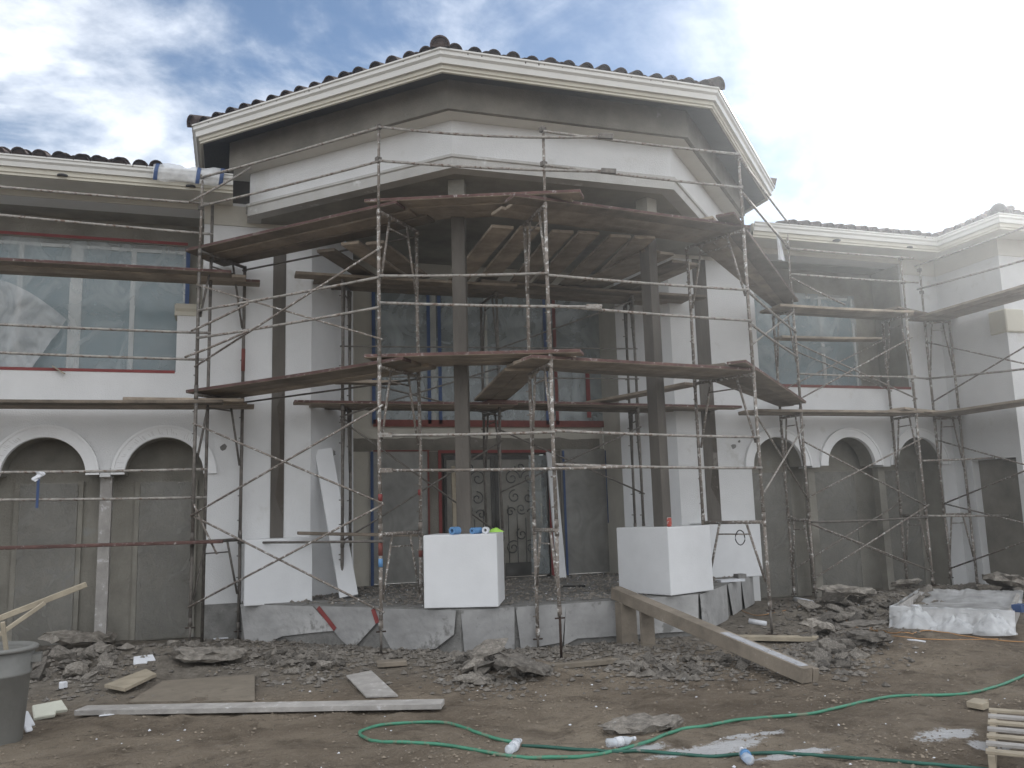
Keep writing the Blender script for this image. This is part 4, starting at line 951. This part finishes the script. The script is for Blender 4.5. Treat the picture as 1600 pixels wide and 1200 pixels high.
# rolls on the middle pedestal
def roll(u, v, y, r, ln, m, label, rin=.45, ang=.3):
    p = ay(u, v, y); p.z = ZPT+r; d = Vector((math.sin(ang), -math.cos(ang), 0)); mb_ = MB()
    n = 18; a = p-d*ln/2; b = p+d*ln/2; rt = d.cross(Vector((0, 0, 1))).normalized(); vs = []
    for q, rr in ((a, r), (b, r), (b, r*rin), (a, r*rin)):
        for k in range(n): t = 2*math.pi*k/n; vs.append(q+rt*(rr*math.cos(t))+Vector((0, 0, rr*math.sin(t))))
    fs = [(j*n+k, j*n+(k+1) % n, ((j+1) % 4)*n+(k+1) % n, ((j+1) % 4)*n+k) for j in range(4) for k in range(n)]
    mb_.add(vs, fs); return tag(mb_.build('tape_roll', m), label, 'tape roll', 'rolls on the middle pedestal')
roll(711, 827, 10.45, .048, .13, BLUEL, 'leftmost blue masking roll on the middle pedestal, left of the column', ang=-.9)
roll(744, 827, 10.42, .04, .16, BLUEL, 'blue masking roll on the middle pedestal right of the column', ang=-1.0)
roll(759, 827, 10.38, .042, .07, FOAM, 'white paper roll beside the lime cloth on the middle pedestal', ang=-.5)
p = ay(775, 829, 10.5); p.z = ZPT
def rag(s, q, p=p): return (p.x-.1+.2*s, p.y-.05+.11*q, p.z+.012+.05*max(0, math.sin(s*3.1)*math.sin(q*3.1))*(1+.6*fbm(s*5, q*4, 3)))
tag(grid_sheet(rag, 14, 8).build('cloth', LIME), 'crumpled lime green cloth on the right end of the middle pedestal', 'cloth')
p = Vector((ay(1043, 817, 10.55).x, 10.5, ZPT))
can = thing('drink_can', tuple(p), 'red and white drink can on the right pedestal beside the column', 'can')
MB().tube([p, p+Vector((0, 0, .012)), p+Vector((0, 0, .105)), p+Vector((0, 0, .12))], [.026, .033, .033, .027], 14).build('can_body', CANR, can)
MB().tube([p+Vector((0, 0, .1205)), p+Vector((0, 0, .124))], .026, 14).build('can_lid', FRAME, can)
# foam strips at the far right pedestal, trowel on porch, cable loop
p = az(1148, 908, ZP)
tag(MB().box((p.x-.3, p.y-.1, ZP+.0), (p.x+.12, p.y+.08, ZP+.035)).build('foam_strip', FOAM), 'white foam strip lying on the porch edge beside the far right pedestal', 'foam strip')
tag(MB().box((p.x+.06, p.y-.02, ZP+.036), (p.x+.2, p.y+.12, ZP+.10)).build('brick', CONC), 'dark block resting on the white foam strip at the porch edge', 'block')
p = az(880, 918, ZP); q = az(911, 918, ZP)
tag(MB().tube([p+Vector((0, 0, .02)), q+Vector((0, 0, .02))], .012, 6).tube([q+Vector((-.06, 0, .02)), q+Vector((.03, 0, .02))], .02, 6).build('tool_handle', BLACK), 'black tool handle lying on the dusty porch floor', 'tool')
c = Vector((6.6, 10.3, zv(6.6, 10.3, 840))); tag(MB().tube([c+Vector((.07*math.cos(t*.42)*(1+.1*math.sin(t)), 0, .1*math.sin(t*.42))) for t in range(17)], .007, 6).build('wire_loop', BLACK), 'black wire loop hanging from the bar before the right pedestal', 'wire')
# rags on rails
a = ay(61, 742, 12.28)
t_ = thing('rag', tuple(a), 'white rag with long blue tape tail tied to a left arch rail', 'rag')
grid_sheet(lambda s, q: (a.x-.05+.10*s+.03*math.sin(q*5), a.y-.03-.03*math.sin(s*3.1)+.02*fbm(s*4, q*4, 1), a.z+.04-.13*q*(1-.5*abs(s-.5))), 8, 8).build('cloth', FOAM, t_)
MB().box((a.x-.012, a.y-.045, a.z-.42), (a.x+.018, a.y-.035, a.z-.05)).build('tape_tail', BLUET, t_)
a = ay(1214, 372, 12.2)
tag(grid_sheet(lambda s, q: (a.x-.02+(.05+.10*q)*s, a.y-.02-.03*math.sin(s*6), a.z+.1-.50*q), 8, 10).build('rag', FOAM), 'pale rag hanging from the first right wing pole near the eave', 'rag')

# ================================================================ yard things
def G(u, v, dz=0.):
    z = 0.
    for _ in range(4): p = az(u, v, z); z = gz(p.x, p.y)+dz
    return az(u, v, z)
# timber ramp
ramp = thing('timber_ramp', (4.9, 8.6, 0), 'timber beam ramp resting on the porch edge with white dusty lower end', 'ramp')
n0 = Vector((5.06, 7.02, .075)); f0 = Vector((4.62, 10.25, .60)); d = (f0-n0).normalized(); rr = Vector((d.y, -d.x, 0)).normalized()
MB().beam(n0+rr*.065, f0+rr*.065, .125, .145).build('beam', TIMBER, ramp, bevel=.005)
MB().beam(n0+rr*.17+Vector((0, 0, -.01)), f0+rr*.17+d*.1+Vector((0, 0, -.01)), .075, .13).build('beam', TIMBER, ramp, bevel=.005)
s0 = n0.lerp(f0, .955); s1 = n0.lerp(f0, .815)
sup = [((s0.x-.01, s0.y-.12, gz(s0.x, s0.y)-.05), (s0.x+.2, s0.y+.05, s0.z-.078)), ((s1.x+.03, s1.y-.02, gz(s1.x, s1.y)-.05), (s1.x+.2, s1.y+.03, s1.z-.077))]
DUST = mat('white_dust', (.62, .63, .66), .95, .05, 5, .2, 60, alpha=.36)
da, db = n0.lerp(f0, .015), n0.lerp(f0, .36); up_ = rr.cross(d).normalized()
MB().beam(da+rr*.068+up_*.075, db+rr*.068+up_*.075, .105, .003, up=tuple(up_)).build('plaster_dust', DUST, ramp)
for q0, q1 in sup: MB().box(q0, q1).build('support_block', TIMBER, ramp)
# yellow plank
a = G(1140, 996, .05); b = G(1278, 998, .05); board(a, b, .17, .05, PALE, 'clean yellow pine plank lying behind the lower end of the timber ramp', up=(0, 0, 1))
# long board on plywood
a = G(126, 1110, .05); b = G(692, 1100, .05)
board(a, b, .2, .045, GREYW, 'long pale grey board lying across the plywood sheet in the foreground', 'long_board', up=(0, 0, 1))
def flat_quad(pix, th, m, name, label, cat):
    P = [G(u, v) for u, v in pix]; z = max(p.z for p in P)
    return tag(MB().prism([(p.x, p.y, z+.006) for p in P], (0, 0, th)).build(name, m), label, cat)
flat_quad([(200, 1100), (398, 1097), (398, 1058), (255, 1068)], .012, PLY, 'plywood_sheet', 'dirty plywood sheet under the left half of the long grey board', 'plywood')
flat_quad([(572, 1092), (622, 1090), (580, 1055), (541, 1062)], .014, GREYW, 'short_board', 'short grey board lying under the right half of the long grey board', 'board')
flat_quad([(163, 1080), (195, 1087), (244, 1062), (228, 1050)], .03, PALE, 'board_scrap', 'pale broken board lying beside the bin and the left rubble', 'board')
def scrap(u, v, sx, sy, sz, m, label, rot=0., name='foam_scrap', cat='foam scrap', tilt=0., notch=True):
    p = G(u, v); mb_ = MB()
    pts = [(-sx, -sy), (sx*.2, -sy), (sx*.3, -sy*.5), (sx, -sy*.6), (sx*.9, sy), (-sx*.8, sy*.9)] if notch else [(-sx, -sy), (sx, -sy), (sx, sy), (-sx, sy)]
    M_ = Matrix.Rotation(rot, 3, 'Z') @ Matrix.Rotation(tilt, 3, 'X')
    mb_.prism([p + M_ @ Vector((x, y, 0)) + Vector((0, 0, sz*.3+abs(math.sin(tilt))*sy)) for x, y in pts], M_ @ Vector((0, 0, sz))); return tag(mb_.build(name, m, bevel=.006), label, cat)
scrap(224, 1042, .12, .11, .05, FOAM, 'white foam slab on top of the left rubble pile', .2, tilt=.25)
CREAMF = mat('cream_foam', (.56, .56, .48), .8, .06, 6, .3, 40)
scrap(75, 1122, .14, .09, .035, CREAMF, 'white L shaped foam scrap right of the grey bin', .5, tilt=.5)
scrap(40, 1144, .05, .09, .02, FOAM, 'small white torn scrap at the foot of the grey bin', .9, tilt=.9)
scrap(98, 1078, .04, .04, .06, FOAM, 'small white cone of foam in the left rubble', .3)
scrap(345, 999, .1, .03, .02, FOAM, 'thin white strip at the wall foot beside the left corner pole', .1, notch=False)
scrap(168, 1119, .07, .015, .012, FOAM, 'thin curved white chip below the long grey board', 0)
scrap(1222, 962, .12, .03, .03, FOAM, 'white strip lying at the base of the first right wing pole', .1, notch=False)
scrap(612, 1042, .16, .09, .05, TIMBER, 'small dark timber block between the two middle rubble piles', -.1, 'wood_block', 'block', notch=False)
scrap(1430, 826+122, .06, .05, .02, FOAM, 'white scrap beside the plastic covered trough', .1)
scrap(1530, 1108, .1, .07, .05, PALE, 'broken brown chip above the corner of the pallet', .4, 'wood_chip', 'wood chip')
a = G(850, 1043, .02); b = G(965, 1032, .02); board(a, b, .09, .05, PLY, 'half buried dusty plank right of the middle rubble pile', up=(0, 0, 1))
def pipe(u0, v0, u1, v1, r, label, m=FOAM):
    a = G(u0, v0, r); b = G(u1, v1, r); tag(MB().tube([a, b], r, 12).build('pipe_offcut', m), label, 'pipe', 'white pipe offcuts')
pipe(1170, 970, 1198, 975, .035, 'white pipe offcut on the ground right of the timber ramp')
pipe(1242, 936, 1268, 942, .04, 'white pipe offcut near the wall under the first right arch')
a = [G(1390+i*8, 1003-3*math.sin(i/7*3.1), .01) for i in range(8)]; tag(MB().tube(a, .012, 6).build('plastic_strip', FOAM), 'thin curved white strip on the dirt right of the slab stack', 'strip')
# bottles
def bottle(u, v, ang, label):
    p = G(u, v, .035); d = Vector((math.cos(ang), math.sin(ang), .05))
    t_ = thing('water_bottle', tuple(p), label, 'bottle', 'crushed water bottles')
    prof = [(-.1, .02), (-.095, .034), (-.05, .03), (-.02, .036), (.03, .028), (.06, .034), (.085, .02), (.1, .013), (.115, .013)]
    MB().tube([p+d*x+Vector((random.gauss(0, .004), 0, random.gauss(0, .004))) for x, r in prof], [r for x, r in prof], 9).build('bottle_body', CLEAR, t_)
    MB().tube([p+d*-.03, p+d*.02], .0365, 9).build('label_band', BLUEL if u > 1100 else FOAM, t_)
    MB().tube([p+d*.112, p+d*.13], .0155, 9).build('cap', FOAM, t_)
bottle(803, 1166, .9, 'crushed clear water bottle in the loop of the green hose')
bottle(1165, 1180, 1.2, 'crushed water bottle with blue label on the dark hose in the plaster spill')
bottle(968, 1159, .1, 'flattened water bottle beside the half buried concrete lump')
# hoses
def hose(pix, r, m, label, name='garden_hose'):
    P = [G(u, v, r*.9) for u, v in pix]; pts = []
    for i in range(len(P)-1):
        p0, p1, p2, p3 = P[max(0, i-1)], P[i], P[i+1], P[min(len(P)-1, i+2)]
        for k in range(6):
            t = k/6; q = .5*((2*p1)+(-p0+p2)*t+(2*p0-5*p1+4*p2-p3)*t*t+(-p0+3*p1-3*p2+p3)*t**3); q.z = gz(q.x, q.y)+r*.9; pts.append(q)
    pts.append(P[-1]); zs = [q.z for q in pts]
    for i, q in enumerate(pts):
        w_ = zs[max(0, i-5):i+6]; q.z = max(sum(w_)/len(w_), gz(q.x, q.y)+r*.45)
    return tag(MB().tube(pts, r, 8).build(name, m), label, 'hose' if 'hose' in name else 'cord')
hose([(1640, 1040), (1600, 1056), (1560, 1072), (1500, 1084), (1400, 1088), (1330, 1100), (1270, 1114), (1210, 1120), (1150, 1127), (1100, 1135), (1045, 1146), (1005, 1163), (930, 1178), (860, 1185), (800, 1181), (700, 1165), (640, 1160), (590, 1157), (569, 1153), (562, 1146), (568, 1140), (600, 1133), (660, 1129), (700, 1130), (740, 1140), (775, 1155), (800, 1159)], .0125, HOSE, 'bright green garden hose looping across the dirt foreground')
hose([(815, 1164), (860, 1167), (900, 1171), (960, 1173), (1000, 1174), (1060, 1178), (1110, 1181), (1160, 1177), (1210, 1176), (1280, 1181), (1350, 1184), (1420, 1191), (1500, 1199), (1560, 1204)], .0115, HOSED, 'dark muddy hose running along the bottom through the plaster spill')
hose([(1340, 978), (1380, 986), (1420, 989), (1450, 987), (1500, 993), (1560, 1000), (1620, 1003)], .006, CORD, 'orange extension cord on the dirt before the plastic covered trough', 'extension_cord')
hose([(1120, 935), (1140, 938), (1152, 950), (1185, 962), (1260, 966), (1320, 972), (1345, 984), (1400, 992), (1470, 996), (1560, 1001)], .005, CORD, 'second tan cord trailing from the right porch edge', 'extension_cord')
# bin
bp = az(8, 1158, 0); bc = Vector((bp.x-.12, bp.y+.15, gz(bp.x, bp.y)))
bc = Vector((-1.77, 7.9, 0)); bc.z = gz(bc.x, bc.y)
hb = zv(bc.x, bc.y, 1011)-bc.z
bn = thing('waste_bin', tuple(bc), 'large round grey plastic waste bin at the left edge of the yard', 'bin')
def lathe(prof, n=36):
    vs = [(bc.x+r*math.cos(2*math.pi*k/n), bc.y+r*math.sin(2*math.pi*k/n), bc.z+z) for r, z in prof for k in range(n)]
    return MB().add(vs, [(j*n+k, j*n+(k+1) % n, (j+1)*n+(k+1) % n, (j+1)*n+k) for j in range(len(prof)-1) for k in range(n)], True)
lathe([(0, .0), (.24, 0), (.255, .015), (.288, hb*.70), (.296, hb*.705), (.298, hb*.735), (.292, hb*.74), (.31, hb*.955), (.29, hb*.955), (.235, .03), (0, .03)]).build('bin_body', BIN, bn)
lathe([(.31, hb*.955), (.335, hb*.96), (.338, hb*.985), (.325, hb), (.295, hb), (.29, hb*.955)]).build('rim', BIN, bn)
for s in (0.1, 3.3):
    e = bc+Vector((.31*math.cos(s), .31*math.sin(s), hb*.86)); o_ = Vector((math.cos(s), math.sin(s), 0)); t2 = Vector((-o_.y, o_.x, 0))
    MB().beam(e+t2*.07, e-t2*.07+o_*.0, .06, .10, up=o_).build('handle', BIN, bn)
a = ay(135, 913, 8.3); b = bc+Vector((-.28, .1, .55)); board(b+Vector((-.4, 0, .12)), a, .05, .045, PALE, 'long pale stick sticking up out of the grey bin to the right', 'wood_stick', up=(0, 0, 1))
a = ay(70, 942, 8.1); board(bc+Vector((-.25, .0, .6)), a, .045, .03, PALE, 'shorter pale stick leaning under the longer stick in the bin', 'wood_stick', up=(0, 0, 1))
a = ay(4, 972, 7.8); board(bc+Vector((.2, .05, .1)), a, .03, .03, PALE, 'thin grey stick standing upright in the bin', 'wood_stick', up=(0, 1, 0))
# pallet
pal = thing('wooden_pallet', (5.1, 4.75, 0), 'slatted wooden pallet at the lower right corner of the yard', 'pallet')
c0 = az(1545, 1108, .12); c1 = az(1540, 1172, .12); along = Vector((c1.x-c0.x, c1.y-c0.y, 0)); nrm = Vector((-along.y, along.x, 0)).normalized(); nrm = nrm if nrm.x > 0 else -nrm
base = gz(c0.x, c0.y)
for k in range(7):
    p = c0 + along*(k/6); p.z = base+.115; MB().beam(p, p+nrm*1.0+Vector((0, 0, random.gauss(0, .003))), .075, .016).build('slat', GREYW if k % 2 else PALE, pal)
for k in range(3):
    p = c0+nrm*(.03+.46*k)+Vector((0, 0, 0)); p.z = base+.06; MB().beam(p-along*.06, p+along*1.06, .04, .09).build('stringer', PALE, pal)
# plastic covered trough
fl = Vector((8.3, 9.42, 0)); fr_ = Vector((9.12, 8.42, 0)); ed = (fr_-fl); nn = Vector((-ed.y, ed.x, 0)).normalized(); nn = nn if nn.x > 0 else -nn
g0 = gz(8.6, 9)
tr = thing('plastic_covered_trough', (8.9, 9.3, g0), 'low mixing trough draped in white plastic film at the right', 'trough')
bx = MB()
for p, q in ((fl, fr_), (fl, fl+nn*2.5), (fr_, fr_+nn*2.5), (fl+nn*2.5, fr_+nn*2.5)):
    bx.beam(p+Vector((0, 0, g0+.12)), q+Vector((0, 0, g0+.12)), .04, .24)
bx.build('side_board', GREYW, tr)
def drape(s, q):
    # q<.5 hangs outside, then over the rim into the tray
    base_ = fl.lerp(fr_, -.05+1.1*s); w = fbm(s*9, q*4, 2, 4)
    if q < .6:
        k = q/.6; off = -nn*(.045+.22*(1-k)**2*max(.1, 1+1.7*fbm(s*5, 1.5, 4))+.07*w*(1-k)+.02); z = g0+.012+.26*k+.05*abs(w)*(1-k)
    else:
        k = (q-.6)/.4; off = nn*(2.6*k-.03); z = g0+.27+.035*w-.12*math.sin(k*3.1)*(1+.3*w)
    return tuple(base_+off+Vector((0, 0, z)))
grid_sheet(drape, 90, 60).build('film', FILMW, tr)
def drape2(s, q):
    p = fl+nn*(2.55*s); w = fbm(s*8+3, q*4, 7, 4); o = -(ed.normalized())*(.05+.14*(1-q)**2*(1+fbm(s*8, 2, 1))+.02*w); return tuple(p+o+Vector((0, 0, g0+.005+.26*q+.02*w*(1-q))))
grid_sheet(drape2, 40, 18).build('film', FILMW, tr)
for f_, R_, h_, sd in ((.22, .30, .22, 3), (.55, .26, .13, 9), (.86, .3, .17, 14)):
    c_ = fl.lerp(fr_, f_)-nn*.2
    def lump(s, q, c_=c_, R_=R_, h_=h_, sd=sd):
        r_ = q; a = 2*math.pi*s; ca, sa = math.cos(a), math.sin(a); w = abs(fbm(ca*2*r_+sd, sa*2*r_, sd, 5))
        return (c_.x+R_*r_*ca*(1+.3*fbm(ca+sd, sa, 2)), c_.y+R_*r_*sa*.8, g0+.004+h_*max(0, 1-r_**1.7)*(1+.5*w)+.07*w*(1-r_**4))
    grid_sheet(lump, 36, 14).build('film', FILMW, tr)
tag(MB().add(rot_box((fr_.x+.1+nn.x*.4, fr_.y+nn.y*.4-.05), .3, .1, .06, g0+.20, g0+.29), BF).build('blue_bag', BLUET), 'small blue bag lying on the plastic film of the trough', 'bag')

# ---------------------------------------------------------------- rubble
def chunk_mesh(seed, flat=.6, n=16, rough=.0):
    rnd = random.Random(seed); bm = bmesh.new()
    for _ in range(n):
        v = Vector((rnd.gauss(0, 1), rnd.gauss(0, 1), rnd.gauss(0, 1))).normalized(); v *= rnd.uniform(.75, 1.05); bm.verts.new((v.x, v.y*rnd.uniform(.7, 1), v.z*flat))
    res_ = bmesh.ops.convex_hull(bm, input=bm.verts); 
    bmesh.ops.delete(bm, geom=[e for e in res_['geom_interior'] if isinstance(e, bmesh.types.BMVert)], context='VERTS')
    if rough:
        bmesh.ops.subdivide_edges(bm, edges=bm.edges[:], cuts=2, use_grid_fill=True)
        for v in bm.verts: v.co += v.co.normalized()*rough*fbm(v.co.x*2.5+seed, v.co.y*2.5, v.co.z*2.5, 4)
        bmesh.ops.triangulate(bm, faces=bm.faces)
    me = bpy.data.meshes.new('concrete_chunk'); bm.to_mesh(me); bm.free(); me.materials.append(CHUNK); return me
CM = [chunk_mesh(i, random.choice((.4, .55, .7)), 15, .14) for i in range(14)]
def chunk(p, s, label, group, me=None, rot=None, flat=1., name='concrete_chunk', m=None, sx=1.):
    o = bpy.data.objects.new(name, me or random.choice(CM)); C.objects.link(o)
    o.location = (p[0], p[1], gz(p[0], p[1])+s*.22*flat+(p[2] if len(p) > 2 else 0)); o.rotation_euler = rot or (random.gauss(0, .3), random.gauss(0, .3), random.uniform(0, 6.3)); o.scale = (s*random.uniform(.85, 1.25)*sx, s*random.uniform(.8, 1.1), s*flat*random.uniform(.7, 1.1))
    return tag(o, label, 'rubble', group)
def pile(n, u, v, ru, rv, smin, smax, label, group, hgt=0):
    k = 0
    while k < n:
        a_ = random.uniform(0, 6.283); rr = random.random()**.6
        uu = u+ru*rr*math.cos(a_); vv = v+rv*rr*math.sin(a_); p = G(uu, vv); s = smin+(smax-smin)*random.random()**2.2
        if k == 0: s = smax*1.25
        size = 'biggest' if k == 0 else 'large' if s > smin+.45*(smax-smin) else 'small'
        zone = ('near ' if vv > v+rv*.2 else 'far ' if vv < v-rv*.2 else '') + ('left' if uu < u-ru*.3 else 'right' if uu > u+ru*.3 else 'middle')
        lb = f'{size} grey concrete chunk, {zone} part of the {label}'
        chunk((p.x, p.y, hgt*(1-rr)*random.random()), s, lb, group); k += 1
pile(38, 120, 1040, 75, 28, .05, .2, 'left rubble pile behind the bin', 'chunks in the left rubble pile', .12)
pile(46, 480, 1033, 80, 24, .03, .12, 'rubble before the left porch edge', 'chunks in the left centre rubble', .05)
pile(44, 765, 1042, 58, 26, .045, .19, 'pile before the middle pedestal', 'chunks in the middle rubble pile', .14)
pile(50, 1065, 1042, 110, 17, .03, .11, 'rubble along the timber ramp front', 'chunks before the ramp', .03)
pile(46, 1290, 1020, 55, 28, .04, .16, 'rubble behind the ramp lower end', 'chunks behind the ramp end', .05)
pile(42, 1330, 965, 90, 22, .05, .22, 'mound under the right arches', 'chunks under the right arches', .1)
pile(16, 1510, 935, 90, 10, .06, .2, 'rubble at the far right wall foot', 'chunks at the far right wall', .06)
pile(12, 230, 1010, 120, 8, .04, .12, 'rubble at the left arcade foot', 'chunks at the left arcade foot', .03)
def slab_mesh(seed, th):
    rnd = random.Random(seed); bm = bmesh.new(); n = 22; rings = []
    for z, k in ((-th, .86), (-th*.35, 1.0), (th*.5, .97), (th, .86), (th*1.02, .45)):
        row_ = []
        for i in range(n):
            a = 2*math.pi*i/n; r_ = k*(.9+.28*fbm(math.cos(a)*1.6+seed, math.sin(a)*1.6, seed, 4))*(1+.085*rnd.gauss(0, 1)); row_.append(bm.verts.new((r_*math.cos(a), r_*math.sin(a)*.75, z+.038*rnd.gauss(0, 1)+.05*fbm(math.cos(a)*3*k, math.sin(a)*3*k, seed+3, 4))))
        rings.append(row_)
    for a, b in zip(rings, rings[1:]):
        for i in range(n): bm.faces.new((a[i], a[(i+1) % n], b[(i+1) % n], b[i]))
    bm.faces.new(rings[0][::-1]); bm.faces.new(rings[-1]); bmesh.ops.triangulate(bm, faces=bm.faces[:])
    me = bpy.data.meshes.new('concrete_slab'); bm.to_mesh(me); bm.free(); me.materials.append(CHUNK); return me
SLAB = [slab_mesh(100+i, .12) for i in range(4)]
def slabp(u, v, s, label, i, rot, flat=1., dz=0., sx=1.): p = G(u, v); return chunk((p.x, p.y, dz), s, label, None, SLAB[i], rot, flat, 'concrete_slab', sx=sx)
slabp(330, 1036, .42, 'large broken slab with ragged edge left of the long rubble', 0, (.06, .05, .3), .8, .02, 1.3)
slabp(120, 1018, .5, 'large tilted slab on top of the left rubble pile', 1, (.1, .12, 1.), .8, .1)
slabp(1325, 955, .34, 'big tilted slab with white flakes on the right mound', 2, (.1, .1, .2), 1.1, .12, 1.4)
slabp(1352, 997, .25, 'upper flat slab of the two stacked beside the right rubble', 3, (.02, .03, .1), .5, .14, 1.2)
slabp(1358, 1006, .3, 'lower thick slab of the two stacked beside the right rubble', 0, (.05, .02, 1.5), 1.0, .02, 1.2)
slabp(1280, 995, .3, 'dark lump of earth and concrete behind the yellow plank', 1, (.1, .2, .5), 1.3, .05)
slabp(820, 1062, .36, 'large brown slab at the right foot of the middle rubble pile', 1, (.3, .25, .6), 1., .06)
slabp(740, 1068, .2, 'grey slab lying lowest in the middle rubble pile', 2, (.1, .1, 0), 1., .0)
slabp(1005, 1137, .26, 'half buried pale concrete lump above the green hose', 3, (.0, .06, .2), 1.5, -.06, 1.4)
slabp(1418, 932, .24, 'flat slab leaning near the wall behind the trough', 2, (.2, .2, 2.), 1., .08)
slabp(1580, 930, .5, 'long slab by the wall at the far right edge', 0, (.2, .1, 1.), 1., .1)
# fine gravel and porch debris: nobody could count it
def gravel(name, n, sampler, smin, smax, m, label, zf):
    mb_ = MB(); base = [(1, 0, 0), (-1, 0, 0), (0, 1, 0), (0, -1, 0), (0, 0, 1), (0, 0, -1)]
    fs = [(0, 2, 4), (2, 1, 4), (1, 3, 4), (3, 0, 4), (2, 0, 5), (1, 2, 5), (3, 1, 5), (0, 3, 5)]
    for _ in range(n):
        x, y = sampler(); s = smin+(smax-smin)*random.random()**3; a_ = random.uniform(0, 6.28); ca, sa = math.cos(a_), math.sin(a_); k = [random.uniform(.5, 1.2) for _ in range(6)]
        z = zf(x, y)+s*.2
        mb_.add([(x+s*kk*(b[0]*ca-b[1]*sa), y+s*kk*(b[0]*sa+b[1]*ca), z+s*kk*.6*b[2]) for b, kk in zip(base, k)], fs)
    return tag(mb_.build(name, m, origin=(0, 0, 0)), label, kind='stuff')
def s_rub():
    while True:
        q = random.choice(((120, 1045, 110, 40), (480, 1035, 120, 34), (765, 1045, 90, 36), (1065, 1042, 150, 26), (1290, 1020, 90, 40), (1330, 965, 130, 34), (1500, 945, 120, 20), (300, 1015, 250, 20), (900, 1010, 160, 26), (690, 1015, 160, 22)))
        u = random.gauss(q[0], q[2]*.55); v = random.gauss(q[1], q[3]*.55)
        if v < 925 or v > 1110: continue
        p = az(u, v, 0)
        if p.y < 13.05: return p.x, p.y
gravel('gravel', 16000, s_rub, .006, .055, CHUNK, 'grey demolition gravel scattered before the porch and arcades', gz)
gravel('coarse_rubble', 450, s_rub, .04, .10, CHUNK, 'fist sized rubble lying between the larger concrete chunks', gz)
def s_yard(): 
    while True:
        y = 4+8*random.random()**1.3; x = random.uniform(-.35*y-.5, 1.05*y+1)
        if fbm(x*.9, y*.9, 31, 4) > random.uniform(-.45, .55): return x, y
GRIT = mat('tan_grit', (.21, .175, .135), .95, .5, 3, .3, 40)
gravel('grit', 15000, s_yard, .003, .022, GRIT, 'small stones and grit scattered over the dirt yard', gz)
gravel('plaster_crumbs', 420, s_yard, .003, .02, FOAM, 'white plaster crumbs scattered over the dirt yard', gz)
def s_porch():
    while True:
        y = random.uniform(10.5, 14.5); x = random.uniform(.7, 7.9)
        if y > 10.4+max(0, abs(x-XC)-1.5) and y < 14.5-max(0, abs(x-XC)-2.3)*1.0: return x, y
gravel('porch_rubble', 6000, s_porch, .006, .045, CHUNK, 'rubble crumbs littering the dusty porch floor', lambda x, y: ZP)
gravel('porch_crumbs', 500, s_porch, .005, .02, FOAM, 'white plaster crumbs littering the porch floor', lambda x, y: ZP)
